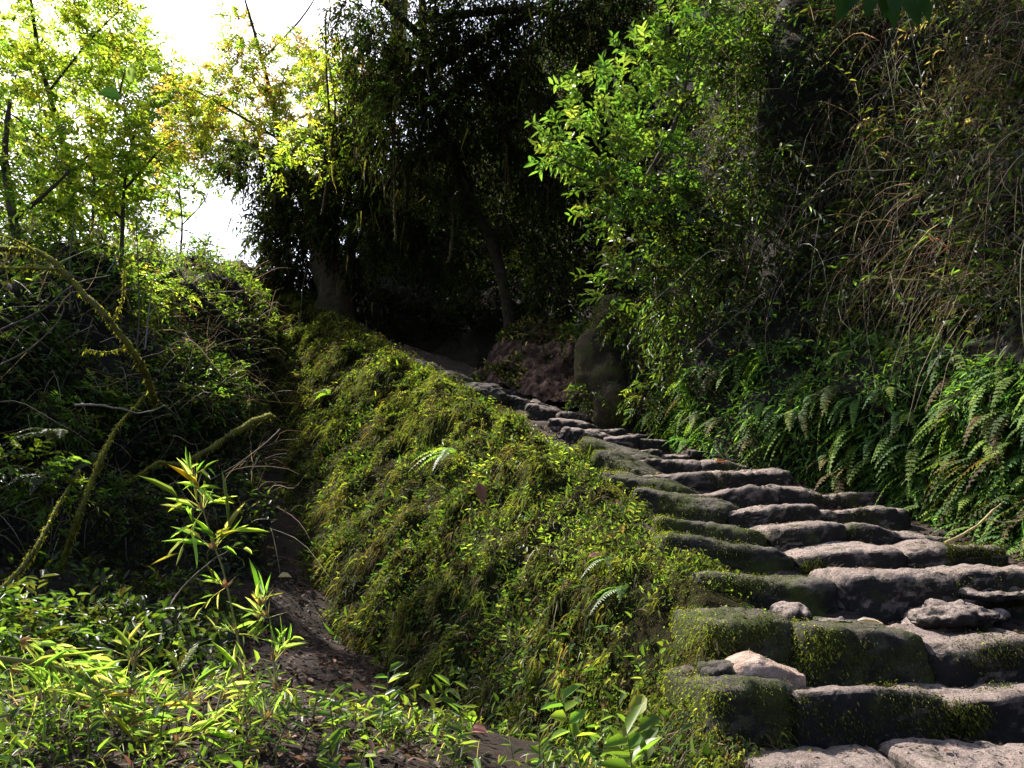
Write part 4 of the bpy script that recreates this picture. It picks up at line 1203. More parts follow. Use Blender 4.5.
for (u, v, d, r_, lab, pc) in [(150, 285, 9.3, 0.35, 'sunlit bush on the slope top below the white sky gap', BRIGHTG + YELG), (185, 272, 12.2, 0.35, 'light green tuft on the skyline just under the white sky gap', BRIGHTG + YELG[:1]), (235, 290, 14.0, 0.45, 'sunlit tuft on the skyline left of the old trunk', BRIGHTG + YELG[:1]), (125, 290, 8.6, 0.3, 'sunlit bush around the thin upright stems', BRIGHTG), (205, 300, 11.5, 0.45, 'bright low bush on the slope right of the thin upright stems', BRIGHTG), (255, 325, 13.0, 0.4, 'bright ferny bush where the slope meets the bank', BRIGHTG),
                               (92, 395, 7.0, 0.18, 'small bright green bush beside the foot of the mossy branch', BRIGHTG), (115, 322, 8.2, 0.3, 'yellow green bush behind the mossy branch', BRIGHTG + YELG), (30, 340, 6.6, 0.22, 'dull green bush under the mossy branch at left', MIDG),
                               (50, 415, 6.2, 0.2, 'dark green bush at the left edge of the slope', MIDG), (165, 385, 8.0, 0.35, 'mid green bush right of the foot of the mossy branch', MIDG + BRIGHTG[:1]), (220, 380, 9.6, 0.35, 'dark bush above the mossy root', MIDG), (25, 632, 3.7, 0.2, 'low bush at the left edge behind the bamboo', MIDG), (100, 640, 4.1, 0.2, 'low dark bush behind the arching bamboo culm', MIDG + DARKG), (-20, 610, 4.0, 0.25, 'dark bush at the left edge just above the bamboo', MIDG + DARKG), (20, 470, 5.2, 0.25, 'dim green bush low at the left frame edge', MIDG), (120, 500, 6.2, 0.25, 'dim bush above the dark hollow', MIDG + DARKG)]:
    q = P(u, v, d)
    b = q + np.array([0.05, 0.35, -0.25])
    tree('slope_bush', lab, 'bush', b, [([b, 0.5 * (b + q) + [0, 0, 0.05], q], 0.012, 0.005)],
         [dict(c=q, rad=(r_, r_ * 0.8, r_ * 0.6), ntw=int(46 + 50 * r_), k=8, tl=0.16, L=0.06, W=0.022, cols=pc, hang=0.15, droop=0.3),
          dict(c=q + [r_ * 0.8, 0.1, -r_ * 0.5], rad=(r_ * 0.7, r_ * 0.6, r_ * 0.5), ntw=30, k=8, tl=0.16, L=0.055, W=0.02, cols=pc, hang=0.2, droop=0.3)], group='bushes on the left slope')

# more hanging shrubs on the right hillside
for (u, v, d, lab, pc) in [(700, 210, 7.6, 'dull olive shrub hanging right of the glossy bush', MIDG), (770, 170, 7.3, 'dark twiggy shrub high in the middle of the right hillside', MIDG + DARKG), (830, 240, 6.8, 'greyish shrub hanging above the fern bank', MIDG + DARKG), (900, 140, 6.4, 'olive shrub among the dry grass', MIDG + DRYC[:1]),
                           (960, 250, 6.0, 'dark leaved shrub hanging above the right end of the fern bank', MIDG + DARKG), (880, 290, 6.4, 'low dark shrub just above the fern bank', DARKG + MIDG), (1000, 130, 5.9, 'brownish shrub at the right frame edge', DRYC[:2] + MIDG), (760, 290, 7.2, 'very dark shrub over the left end of the ferns', DARKG), (680, 290, 7.6, 'dark shrub between the glossy bush and the stump', DARKG + MIDG)]:
    q = P(u, v, d)
    b = q + np.array([0.3, 0.5, 0.25])
    tree('hillside_shrub', lab, 'shrub', b, [([b, 0.5 * (b + q) + [0, -0.05, 0.1], q], 0.014, 0.005)],
         [dict(c=q, rad=(0.45, 0.35, 0.35), ntw=80, k=8, tl=0.2, L=0.075, W=0.024, cols=pc, hang=0.5, droop=0.5),
          dict(c=q + [rng.normal(0, 0.25), 0.05, -0.4], rad=(0.35, 0.3, 0.35), ntw=55, k=8, tl=0.2, L=0.07, W=0.018, cols=pc, hang=0.7, droop=0.6)], group='shrubs hanging on the right hillside')


# ------------------------------------------------------------------ branches, vines, stump
def branch(name, label, cat, pts, r0, r1, mat, extra=(), group=None, sides=9, moss=0, col=(1, 1, 1)):
    g = Geo()
    pts = [np.asarray(q, float) for q in pts]
    pts = [pts[0]] + [q + rng.normal(0, 0.9 * min(r0, 0.03), 3) for q in pts[1:-1]] + [pts[-1]]
    pts = list(smooth_path(pts, len(pts) * 3))
    pts = [q + rng.normal(0, 0.25 * r0, 3) for q in pts]
    tube(g, pts, r0, r1, col, sides=sides, n=len(pts) * 4, rough=0.35, seed=int(rng.integers(99)))
    for (ep, e0, e1) in extra:
        tube(g, ep, e0, e1, col, sides=6, n=len(ep) * 7, rough=0.3, seed=7)
    o = g.build(name, mat)
    root = tag(o, label, cat, group)
    base = np.array(pts[-1] if pts[-1][2] < pts[0][2] else pts[0])
    me = o.data
    co = np.empty(len(me.vertices) * 3, np.float32)
    me.vertices.foreach_get('co', co)
    W = co.reshape(-1, 3).copy()
    me.vertices.foreach_set('co', (W - base.astype(np.float32)).ravel())
    me.update()
    o.location = base
    if moss:
        k = rng.integers(0, len(W), moss)
        gm = Geo()
        ctr = W[k] + rng.normal(0, 0.006, (moss, 3))
        blades(gm, ctr, rng.normal(0, 0.7, (moss, 3)) + [0, 0, -0.4], rng.uniform(0.008, 0.026, moss), rng.uniform(0.004, 0.009, moss), pal(moss, [(0.15, 0.15, 0.025), (0.25, 0.23, 0.04), (0.09, 0.085, 0.02)], None, 0.25), bend=0.5, seg=2)
        m = under(o, gm.build('moss', M_MOSS))
        m['kind'] = 'stuff'
    return o


branch('mossy_branch', 'long moss coated branch sloping down from the left edge', 'branch', [P(-60, 243, 5.2), P(0, 252, 5.2), P(40, 253, 5.2), P(75, 283, 5.25), P(110, 320, 5.35), P(140, 360, 5.6), P(156, 405, 6.2)], 0.017, 0.024, M_MBARK,
       extra=[([P(60, 270, 5.2), P(30, 268, 5.1), P(0, 268, 5.1), P(-40, 262, 5.0)], 0.012, 0.008), ([P(40, 255, 5.2), P(15, 240, 5.1), P(-30, 225, 5.0)], 0.008, 0.004), ([P(112, 322, 5.35), P(122, 300, 5.3), P(124, 270, 5.3)], 0.006, 0.003), ([P(130, 345, 5.5), P(110, 352, 5.4), P(85, 350, 5.3)], 0.006, 0.003)], moss=2000)
branch('mossy_root', 'thick mossy root crossing the dark slope below the branch', 'root', [P(268, 415, 8.6), P(235, 432, 8.0), P(205, 450, 7.5), P(175, 462, 7.0), P(150, 468, 6.6), P(120, 490, 6.6)], 0.035, 0.008, M_MBARK, moss=2000)
branch('mossy_root', 'yellow mossy stem hanging down the left slope', 'root', [P(150, 390, 6.9), P(118, 425, 5.8), P(104, 450, 5.4), P(94, 475, 5.3), P(82, 510, 5.2), P(72, 535, 5.3), P(60, 570, 5.6)], 0.004, 0.02, M_MBARK, moss=2000)
branch('mossy_root', 'mossy stem low at the left frame edge', 'root', [P(80, 470, 5.6), P(60, 500, 4.9), P(40, 540, 4.6), P(20, 570, 4.5), P(-10, 600, 4.4)], 0.003, 0.018, M_MBARK, moss=600)
TW = 'bare twigs over the left slope'
for i, (pts, lab) in enumerate([
        ([P(75, 405, 5.8), P(110, 408, 5.8), P(140, 415, 5.9), P(165, 405, 6.0)], 'pale curved twig below the mossy branch'),
        ([P(70, 180, 8.0), P(52, 140, 7.9), P(62, 128, 7.9), P(72, 140, 7.9)], 'pale hooked twig high among the left shrubs'),
        ([P(137, 350, 7.4), P(138, 300, 7.5), P(136, 210, 7.6)], 'thin upright brown stem right of the mossy branch'),
        ([P(145, 350, 7.4), P(150, 300, 7.5), P(157, 265, 7.6)], 'thin pale stem leaning right of the mossy branch'),
        ([P(280, 430, 7.6), P(250, 455, 7.2), P(210, 480, 6.8)], 'thin dark twig slanting across the hollow'),
        ([P(70, 310, 6.6), P(71, 260, 6.6), P(75, 210, 6.6)], 'straight thin stem behind the mossy branch'),
        ([P(0, 330, 5.6), P(40, 312, 5.7), P(75, 285, 5.8), P(110, 275, 6)], 'thin grey twig crossing under the mossy branch'),
        ([P(-10, 370, 5.4), P(30, 350, 5.5), P(60, 320, 5.6), P(64, 300, 5.6)], 'thin grey twig at the left frame edge'),
        ([P(190, 660, 4.3), P(170, 610, 4.6), P(200, 570, 5.0), P(230, 550, 5.2)], 'thin twig rising from the gully floor'),
        ([P(300, 320, 12.5), P(303, 290, 12.5), P(306, 270, 12.5)], 'short dead stem beside the big trunk')]):
    branch('twig', lab, 'twig', pts, 0.009 if i != 0 else 0.011, 0.004, M_TWIG, group=TW, sides=6, col=(0.20, 0.17, 0.13) if i in (0, 1, 3) else (0.09, 0.07, 0.05))

VN = 'vines hanging from the dark trees'
for (pts, lab) in [([P(325, 20, 13.0), P(327, 90, 13.0), P(330, 130, 13.0), P(338, 170, 13)], 'thin vine hanging left of the mossy crown'),
                   ([P(452, 100, 11.6), P(448, 160, 11.6), P(452, 220, 11.6), P(449, 262, 11.6)], 'long shaggy vine beside the leaning trunk'),
                   ([P(503, 130, 11.4), P(508, 160, 11.4), P(510, 195, 11.4)], 'short vine right of the leaning trunk'),
                   ([P(395, 130, 11.6), P(392, 180, 11.6), P(396, 240, 11.6)], 'vine hanging left of the leaning trunk'),
                   ([P(355, 60, 12.6), P(354, 110, 12.6), P(356, 165, 12.6)], 'vine in front of the sunlit tree')]:
    branch('hanging_vine', lab, 'vine', pts, 0.022, 0.015, M_BARK, group=VN, sides=6, moss=400)

# mossy stump at the bend
M_STUMP = ground_mat('stump_bark', [(0.02, 0.015, 0.011), (0.045, 0.035, 0.024), (0.09, 0.07, 0.05)], 9, 1.0, 25, attr=True, moss=((0.05, 0.055, 0.014), 0.46, 0.62, 0))
sb = P(606, 385, 9.0)
g = Geo()
tube(g, [sb + [0.12, 0.15, -1.0], sb + [0.06, 0.12, -0.3], sb + [0.02, 0.14, 0.15], sb + [0.0, 0.22, 0.5], sb + [0.08, 0.4, 0.9], sb + [0.25, 0.7, 1.2]], 0.36, 0.16, (1, 1, 1), sides=28, n=60, rough=0.45, seed=5)
W = np.concatenate(g.v)
st = g.build('mossy_stump', M_STUMP)
tag(st, 'moss covered stump standing on the right of the path bend', 'stump')
gm = Geo()
n = 6000
wt = np.clip(fbm(W * 3.5, 91, 3) + 0.25, 0.03, 1)
k = rng.choice(len(W), n, p=wt / wt.sum())
blades(gm, W[k] + rng.normal(0, 0.02, (n, 3)), rng.normal(0, 0.6, (n, 3)) + [-0.2, -0.4, -0.3], rng.uniform(0.015, 0.045, n), rng.uniform(0.010, 0.02, n), pal(n, [(0.055, 0.065, 0.016), (0.095, 0.105, 0.022), (0.035, 0.045, 0.012)], None, 0.3), bend=0.6, seg=2)
mo = gm.build('moss', M_MOSS, st)
mo['kind'] = 'stuff'

for (u, v, d, lab) in [(628, 322, 8.7, 'leafy shrub spilling over the top of the mossy stump'), (650, 398, 8.2, 'low dark shrub right of the foot of the mossy stump'), (590, 398, 9.0, 'tiny dark plant left of the foot of the mossy stump'), (575, 335, 10.2, 'dark weeds on the earth left of the mossy stump')]:
    q = P(u, v, d)
    b = q + np.array([0.1, 0.3, 0.1])
    tree('low_shrub', lab, 'shrub', b, [([b, 0.5 * (b + q) + [0, 0, 0.04], q], 0.01, 0.004)], [dict(c=q, rad=(0.28, 0.2, 0.16), ntw=60, k=8, tl=0.16, L=0.06, W=0.022, cols=MIDG + DARKG, hang=0.4, droop=0.5)])

# bare earth mound with light reddish soil left of the stump
mg = loft([[P(470, 392, 10.9), P(510, 392, 10.6), P(560, 404, 10.0), P(600, 408, 9.6)], [P(478, 370, 11.2), P(512, 366, 11.0), P(560, 380, 10.4), P(600, 388, 10.0)],
           [P(490, 352, 11.6), P(520, 338, 11.5), P(560, 352, 11.0), P(600, 360, 10.6)], [P(500, 335, 12.2), P(525, 322, 12.2), P(565, 330, 11.8), P(600, 335, 11.4)]], 160, 110)
mg = mg + (0.20 * fbm(mg * 2.2, 12, 5) + 0.05 * fbm(mg * 9, 13, 3))[..., None] * np.array([0, -1, 0.4])
M_RED = ground_mat('red_earth', [(0.06, 0.037, 0.029), (0.13, 0.08, 0.062), (0.34, 0.22, 0.17)], 2.2, 1.0, 30)
tag(grid_obj('earth_mound', mg, M_RED), kind='structure')
msf = Surf(mg)
if np.mean(msf.N[..., 1]) > 0:
    msf.N = -msf.N
n = 2200
p, nn = msf.sample(n, lambda u, v, c: np.clip(fbm(c * 2, 14, 3) - 0.1, 0, 1) + 0.5 * (v < 340))
g = Geo()
leaves(g, p, nn + rng.normal(0, 0.5, (n, 3)), unit(nn + [0, 0, 1]), rng.uniform(0.04, 0.12, n), rng.uniform(0.02, 0.04, n), pal(n, DARKG + MIDG[:2] + DRYC[:2], None, 0.3))
n = 800
p, nn = msf.sample(n, lambda u, v, c: np.ones_like(u), lod=1.0)
leaves(g, p + nn * 0.01, rng.normal(0, 1, (n, 3)) - nn * 0.3, nn, rng.uniform(0.03, 0.09, n), rng.uniform(0.012, 0.04, n), pal(n, [(0.05, 0.03, 0.022), (0.10, 0.06, 0.045), (0.03, 0.02, 0.016), (0.18, 0.11, 0.08)], None, 0.3))
stuff(g, 'undergrowth', M_LEAF, 'sparse weeds and dead leaves on the bare earth mound at the path bend', 'undergrowth')


# ------------------------------------------------------------------ foreground plants
def cluster(gl, pos, axis, n, L, W, cols, spread=0.8, droop=0.3):
    """branchlets from one node, each with a few narrow leaves set alternately"""
    nb = max(2, n // 5)
    for b in range(nb):
        d0 = unit(unit(axis) * 0.8 + rng.normal(0, spread, 3) + [0, 0, 0.1])
        Lb = L * rng.uniform(0.5, 1.3)
        k = int(rng.integers(3, 7))
        t = np.linspace(0.25, 1, k)[:, None]
        pts = pos + d0 * Lb * t + np.array([0, 0, -1.0]) * Lb * 0.3 * t ** 2
        s_ = unit(np.cross(d0, rng.normal(0, 1, 3)))
        sg = np.where(np.arange(k) % 2 == 0, 1.0, -1.0)[:, None]
        blades(gl, np.asarray(pos)[None], d0[None], Lb, 0.003, np.array([[0.22, 0.2, 0.09]]), bend=0.3, seg=3)
        leaves(gl, pts, d0 * 0.9 + s_ * sg * 0.6 + rng.normal(0, 0.22, (k, 3)), rng.normal(0, 0.5, (k, 3)) + [0, -0.3, 1], np.exp(rng.normal(0, 0.3, k)) * L * 0.75, W * rng.uniform(0.4, 0.75, k), pal(k, cols, [3, 2, 3, 1.5], 0.25) * np.where(rng.random((k, 1)) < 0.08, [[1.2, 0.75, 0.6]], 1.0), fold=0.15, droop=rng.uniform(0.1, 0.5))


BAMC = [(0.18, 0.27, 0.06), (0.26, 0.33, 0.10), (0.13, 0.21, 0.045), (0.30, 0.31, 0.14)]


def bamboo(label, pts, r0, r1, nodes, group='young bamboo in the foreground'):
    """nodes: (u, v, d, n leaves, length, width)"""
    root = empty('bamboo', pts[0], label, 'bamboo', group)
    g = Geo()
    tube(g, pts, r0, r1, (0.20, 0.20, 0.07), sides=7, n=len(pts) * 6)
    under(root, g.build('culm', M_DRY))
    ax = unit(np.array(pts[-1]) - np.array(pts[0]))
    for (u, v, d, n, L, W) in nodes:
        gl = Geo()
        q = P(u, v, d)
        cluster(gl, q, ax + [0, 0, 0.4], int(n * 0.8), L, W * 0.85, BAMC)
        m = max(3, n // 3)
        blades(gl, np.repeat(q[None], m, 0), ax + rng.normal(0, 0.5, (m, 3)), rng.uniform(0.5, 1.0, m) * L, 0.004, np.tile([[0.25, 0.24, 0.10]], (m, 1)), bend=0.1, seg=2)
        k = 5
        gh = Geo()
        leaves(gh, np.repeat(q[None], k, 0), rng.normal(0, 0.4, (k, 3)) + ax, rng.normal(0, 1, (k, 3)), 0.035, 0.012, pal(k, [(0.28, 0.16, 0.07)], None, 0.2))
        lc_ = under(root, gl.build('leaf_cluster', M_LEAF))
        under(root, gh.build('sheath', M_DRY)).parent = lc_
    return root


bamboo('tall bamboo shoot standing alone in front of the dark hollow', [P(256, 760, 2.9), P(246, 700, 2.95), P(238, 640, 3.0), P(230, 600, 3.0), P(223, 570, 3.0), P(214, 545, 3.0), P(203, 510, 3.0), P(199, 495, 3.0)], 0.0045, 0.0022,
       [(214, 550, 3.0, 26, 0.13, 0.015), (203, 510, 3.0, 30, 0.14, 0.018), (196, 490, 3.0, 22, 0.13, 0.018), (225, 588, 3.0, 14, 0.085, 0.013), (236, 634, 3.0, 12, 0.08, 0.013), (243, 680, 2.95, 10, 0.10, 0.012), (192, 478, 3.0, 10, 0.10, 0.014)])
bamboo('short bamboo shoot just right of the tall one', [P(278, 740, 3.0), P(276, 690, 3.05), P(273, 655, 3.1), P(270, 620, 3.1), P(263, 600, 3.1)], 0.0035, 0.002,
       [(274, 662, 3.1, 22, 0.12, 0.013), (268, 618, 3.1, 18, 0.12, 0.018), (262, 605, 3.1, 16, 0.11, 0.018), (277, 690, 3.05, 12, 0.10, 0.012), (258, 618, 3.1, 10, 0.10, 0.016)])
bamboo('bamboo culm arching in low from the left edge', [P(-40, 655, 2.6), P(30, 662, 2.7), P(90, 680, 2.8), P(120, 705, 2.85), P(145, 745, 2.9), P(158, 790, 2.9)], 0.008, 0.006,
       [(20, 640, 2.7, 20, 0.13, 0.022), (45, 652, 2.7, 20, 0.14, 0.02), (75, 660, 2.75, 22, 0.13, 0.02), (100, 690, 2.8, 26, 0.15, 0.02), (130, 660, 2.85, 18, 0.12, 0.02), (80, 705, 2.75, 24, 0.14, 0.018), (135, 715, 2.85, 24, 0.14, 0.02), (10, 668, 2.65, 20, 0.15, 0.014), (40, 690, 2.65, 18, 0.14, 0.016)])
bamboo('leafy bamboo spray in the bottom left, between the ferns and the arching culm', [P(120, 780, 2.7), P(122, 740, 2.75), P(128, 700, 2.8), P(135, 660, 2.85), P(140, 640, 2.85)], 0.005, 0.003,
       [(128, 695, 2.8, 20, 0.13, 0.02), (134, 660, 2.85, 18, 0.12, 0.02), (124, 730, 2.75, 22, 0.14, 0.018), (150, 740, 2.8, 24, 0.13, 0.018)])
bamboo('low bamboo spray at the foot of the tall shoot', [P(190, 790, 2.7), P(205, 740, 2.8), P(215, 715, 2.85), P(222, 690, 2.9)], 0.005, 0.003,
       [(205, 735, 2.8, 26, 0.12, 0.016), (222, 700, 2.9, 22, 0.11, 0.015), (190, 700, 2.95, 18, 0.10, 0.012), (240, 725, 2.8, 24, 0.12, 0.018), (265, 720, 2.8, 22, 0.11, 0.018), (175, 745, 2.7, 22, 0.12, 0.016)])

# ferns of the gully
for (u, v, d, hd, fr, L, lab, cols) in [(180, 672, 3.5, 1.9, 2, 0.20, 'small yellow green fern with two upright fronds on the gully floor', [(0.16, 0.19, 0.04)]),
                                        (168, 700, 3.2, 3.9, 3, 0.18, 'pale grey green fern in front of the upright yellow one', [(0.22, 0.27, 0.16)]),
                                        (455, 455, 7.2, 3.6, 6, 0.42, 'bright green fern tuft high on the mossy bank', [(0.09, 0.16, 0.03), (0.12, 0.18, 0.03)]),
                                        (330, 395, 10.5, 3.6, 3, 0.42, 'light green fern on the dark upper end of the bank', [(0.10, 0.16, 0.03)]),
                                        (250, 300, 13.5, 3.9, 4, 0.5, 'sunlit fern on the skyline slope left of the big trunk', [(0.15, 0.2, 0.03)]),
                                        (624, 590, 4.0, 3.7, 3, 0.24, 'small dark fern below the mossy step stones', [(0.05, 0.10, 0.02)]),
                                        (610, 560, 4.3, 3.5, 3, 0.22, 'green fern on the bank below the curb stones', [(0.07, 0.12, 0.025)]),
                                        (60, 440, 5.6, 4.2, 5, 0.4, 'grey green fern at the left edge of the slope', [(0.07, 0.09, 0.05)]),
                                        (45, 480, 5.3, 4.0, 5, 0.42, 'dusky fern drooping below the grey green one', [(0.05, 0.07, 0.035)]),
                                        (95, 465, 6.1, 4.3, 4, 0.35, 'dark fern beside the yellow mossy stem', [(0.05, 0.07, 0.03)])]:
    q = P(u, v, d)
    root = empty('fern', q, lab, 'fern')
    for f in range(fr):
        g = Geo()
        e = (0.9, 1.2) if 'upright' in lab else (0.2, 0.9)
        fern_arrays(g, q, hd + (f - (fr - 1) / 2) * (1.9 / max(1, fr - 1)) + rng.normal(0, 0.1), 1, L, L * 0.13, cols, elev=e, droop=0.35 if 'upright' in lab else 0.7, npin=18)
        under(root, g.build('frond', M_LEAF))

# leafy herbs: individual sprigs on bank and gully floor
def sprig(label, q, axis, L, n, leafL, leafW, cols, group, cat='herb', name='leafy_sprig'):
    root = empty(name, q, label, cat, group)
    g = Geo()
    axis = unit(axis)
    pts = q + axis * L * np.linspace(0, 1, 6)[:, None] + np.array([0, 0, -1]) * L * 0.15 * (np.linspace(0, 1, 6) ** 2)[:, None]
    tube(g, pts, 0.003, 0.0015, (0.13, 0.14, 0.04), sides=5, n=10, smooth=False)
    under(root, g.build('stem', M_DRY))
    gl = Geo()
    t = np.linspace(0.2, 1, n)
    pos = np.stack([np.interp(t, np.linspace(0, 1, 6), pts[:, i]) for i in range(3)], -1)
    s = unit(np.cross(axis, [0.2, -0.6, 0.7]))
    sg = np.where(np.arange(n) % 2 == 0, 1, -1)[:, None]
    leaves(gl, pos, s * sg + axis * 0.5 + rng.normal(0, 0.25, (n, 3)), rng.normal(0, 0.3, (n, 3)) + [0, -0.4, 0.9], leafL * rng.uniform(0.7, 1.15, n), leafW * rng.uniform(0.8, 1.15, n), pal(n, cols, None, 0.15), fold=0.2, droop=0.25)
    under(root, gl.build('foliage', M_LEAF))
    return root


SP = 'small leafy sprigs on the mossy bank'
LBS = 'small yellow green leafy sprig growing out of the mossy bank'
pp, nn = ws.sample(70, lambda u, v, c: np.exp(-((u - 520) / 90) ** 2) * (v > 430) * (v < 720) + 0.1 * (u > 350), lod=1.0)
for i in range(70):
    sprig(LBS, pp[i], nn[i] * 0.6 + rng.normal(0, 0.3, 3) + [0, 0, 0.7], rng.uniform(0.10, 0.22), int(rng.integers(6, 11)), 0.05, 0.018, BRIGHTG + YELG[:2], SP)
HG_ = 'broad leaved herbs at the foot of the bank'
LBH = 'fresh green broad leaved herb on the ground at the foot of the mossy bank'


def at_ground(u, d):
    x = (u - 512) / FPX * d
    return np.array([x, d, float(gz(np.array([x]), np.array([d]))[0])])


for i in range(90):
    u = rng.uniform(-20, 690)
    d = rng.uniform(2.55, 3.4)
    q = at_ground(u, d * (1.0 if u < 480 else 0.98))
    sprig(LBH if u > 300 else 'narrow leaved green herb among the bamboo of the bottom left', q, rng.normal(0, 0.25, 3) + [0, 0, 1], rng.uniform(0.08, 0.22), int(rng.integers(5, 10)), rng.uniform(0.035, 0.07), rng.uniform(0.012, 0.024) if u > 300 else rng.uniform(0.006, 0.012), BRIGHTG + MIDG,
          HG_ if u > 300 else 'herbs among the bamboo', name='herb', cat='herb')
for (u, v, d, L, lab) in [(575, 720, 3.2, 0.10, 'herb with one large heart shaped leaf below the bank'), (650, 745, 2.9, 0.13, 'herb with a long curved leaf beside the lowest block'), (425, 688, 3.6, 0.09, 'tall herb stalk with bright yellow green leaves in front of the bank'), (635, 765, 2.7, 0.12, 'broad leaf herb at the bottom edge left of the stairs'), (385, 690, 3.4, 0.08, 'thin upright stalk left of the bright yellow herb')]:
    sprig(lab, P(u, v + 30, d), np.array([rng.normal(0, 0.2), -0.2, 1]), 0.22, 7, L, L * 0.42, BRIGHTG, 'single tall herbs in front of the bank', name='herb')

n = 15000
p, nn = gs.sample(n, lambda u, v, c: (c[..., 1] > 2.0) * (c[..., 1] < 3.9) * (v > 650) * np.clip(fbm(c * 2.5, 17, 3) + 0.25, 0.02, 1.5) * np.where((u > 260) & (u < 360), 0.4, 1), lod=1.0)
g = Geo()
blades(g, p, rng.normal(0, 0.5, (n, 3)) + [0, 0, 0.8], rng.uniform(0.05, 0.20, n), rng.uniform(0.003, 0.008, n), pal(n, BRIGHTG + MIDG + DRYC[:2], [2, 2, 2, 2, 2, 2, 1, 1, 1, 1], 0.25), bend=0.6, seg=4)
leaves(g, p[:5000] + rng.normal(0, 0.04, (5000, 3)) + [0, 0, 0.05], rng.normal(0, 0.6, (5000, 3)) + [0, -0.2, 0.2], rng.normal(0, 0.4, (5000, 3)) + [0, 0, 1], rng.uniform(0.025, 0.07, 5000), rng.uniform(0.012, 0.028, 5000), pal(5000, BRIGHTG + MIDG, None, 0.25))
stuff(g, 'grass', M_LEAF, 'fresh grass and weeds on the gully floor in the foreground', 'grass')

# leaf litter
LIT_C = [(0.04, 0.024, 0.018), (0.075, 0.042, 0.03), (0.025, 0.016, 0.012), (0.16, 0.09, 0.06), (0.06, 0.036, 0.03)]
g = Geo()
n = 7000
p, nn = gs.sample(n, lambda u, v, c: (c[..., 1] > 2.2) * (c[..., 1] < 8) * (u > 0) * (u < 460), lod=1.0)
leaves(g, p + [0, 0, 0.012], rng.normal(0, 1, (n, 3)) * [1, 1, 0.25], rng.normal(0, 0.3, (n, 3)) + [0, 0, 1], rng.uniform(0.02, 0.065, n), rng.uniform(0.008, 0.028, n), pal(n, LIT_C, [3, 2, 3, 0.8, 2], 0.3), droop=-0.1)
n = 3500
p, nn = ssf.sample(n, lambda u, v, c: np.clip(fbm(c * 2, 19, 2) + 0.3, 0, 1), lod=1.0)
leaves(g, p + [0, 0, 0.012], rng.normal(0, 1, (n, 3)) * [1, 1, 0.25], rng.normal(0, 0.3, (n, 3)) + [0, 0, 1], rng.uniform(0.015, 0.06, n), rng.uniform(0.006, 0.022, n), pal(n, LIT_C, [3, 2, 3, 0.8, 2], 0.3), droop=-0.1)
for (root, W_, mossy, ax_, half_, c_, r_) in stone_info:
    if r_ > 9:
        continue
    ctr = W_[SQ].mean(1)
    nr = unit(np.cross(W_[SQ[:, 1]] - W_[SQ[:, 0]], W_[SQ[:, 2]] - W_[SQ[:, 0]]))
    wt = (nr[:, 2] > 0.75) * np.clip(fbm(ctr * 5, 33, 2) + 0.25 + 0.6 * ((ctr - c_) @ ax_[1]) / half_[1], 0.02, 2)
    m = 110
    k = rng.choice(len(wt), m, p=wt / wt.sum())
    leaves(g, ctr[k] + nr[k] * 0.004 + rng.normal(0, 0.006, (m, 3)) * [1, 1, 0.2], rng.normal(0, 1, (m, 3)) * [1, 1, 0.15], rng.normal(0, 0.25, (m, 3)) + [0, 0, 1], np.exp(rng.normal(-4.3, 0.5, m)), np.exp(rng.normal(-5.1, 0.4, m)), pal(m, LIT_C, [3, 2, 3, 0.8, 2], 0.3), droop=-0.1)
stuff(g, 'leaf_litter', M_DRY, 'dead brown leaf litter on the gully floor and between the steps', 'leaf litter')
g = Geo()
n = 2500
p, nn = ssf.sample(n, lambda u, v, c: np.clip(fbm(c * 2.4, 23, 2) + 0.2, 0, 1), lod=1.0)
r_ = rng.uniform(0.006, 0.022, n)
leaves(g, p, rng.normal(0, 1, (n, 3)) * [1, 1, 0.2], np.tile([[0, 0, 1.0]], (n, 1)), r_ * 2, r_ * 1.6, pal(n, [(0.12, 0.09, 0.075), (0.2, 0.16, 0.13), (0.07, 0.05, 0.04)], None, 0.2), fold=0.5, droop=0.3)
stuff(g, 'gravel', M_TWIG, 'crumbs of earth and gravel lying on the steps', 'gravel')


def dead_leaf(label, q, d, L, W, col, nrm=(0, -0.6, 0.8), name='fallen_leaf', cat='leaf'):
    g = Geo()
    leaves(g, np.array([[0, 0, 0.0]]), np.array([d], float), np.array([nrm], float), L, W, np.array([col], float), fold=0.25, droop=0.25)
    leaves(g, np.array([[0, 0, -0.003]]), np.array([d], float), np.array([nrm], float), L, W, np.array([col], float) * 0.9, fold=0.25, droop=0.25)
    o = g.build(name, M_DRY)
    o.location = q
    return tag(o, label, cat, 'single fallen leaves')


dead_leaf('orange brown dead leaf at the foot of the mossy stump', P(626, 393, 8.6), (0.8, -0.1, -0.5), 0.20, 0.09, (0.42, 0.17, 0.10))
dead_leaf('white dry leaf folded on the second step', P(857, 620, 3.38), (1, -0.1, 0.12), 0.10, 0.026, (0.5, 0.47, 0.42), nrm=(0, -0.2, 1))
dead_leaf('pink dead leaf caught on the mossy bank below the curb stones', P(588, 557, 4.35), (0.8, -0.3, 0.2), 0.08, 0.035, (0.45, 0.22, 0.18))
dead_leaf('brown dead leaf hanging on the middle of the mossy bank', P(478, 482, 5.8), (0.3, -0.3, -0.9), 0.17, 0.08, (0.20, 0.10, 0.06))
dead_leaf('white bleached leaf on the far steps', P(530, 402, 9.2), (1, -0.2, 0.2), 0.12, 0.07, (0.6, 0.56, 0.5))
dead_leaf('reddish dead leaf on the ground in front of the bank', P(470, 730, 3.2), (0.8, -0.4, 0.1), 0.07, 0.045, (0.30, 0.13, 0.10))
dead_leaf('orange leaf scrap at the foot of the ferns on the steps', P(715, 462, 6.3), (1, -0.3, 0.2), 0.09, 0.05, (0.35, 0.14, 0.07))
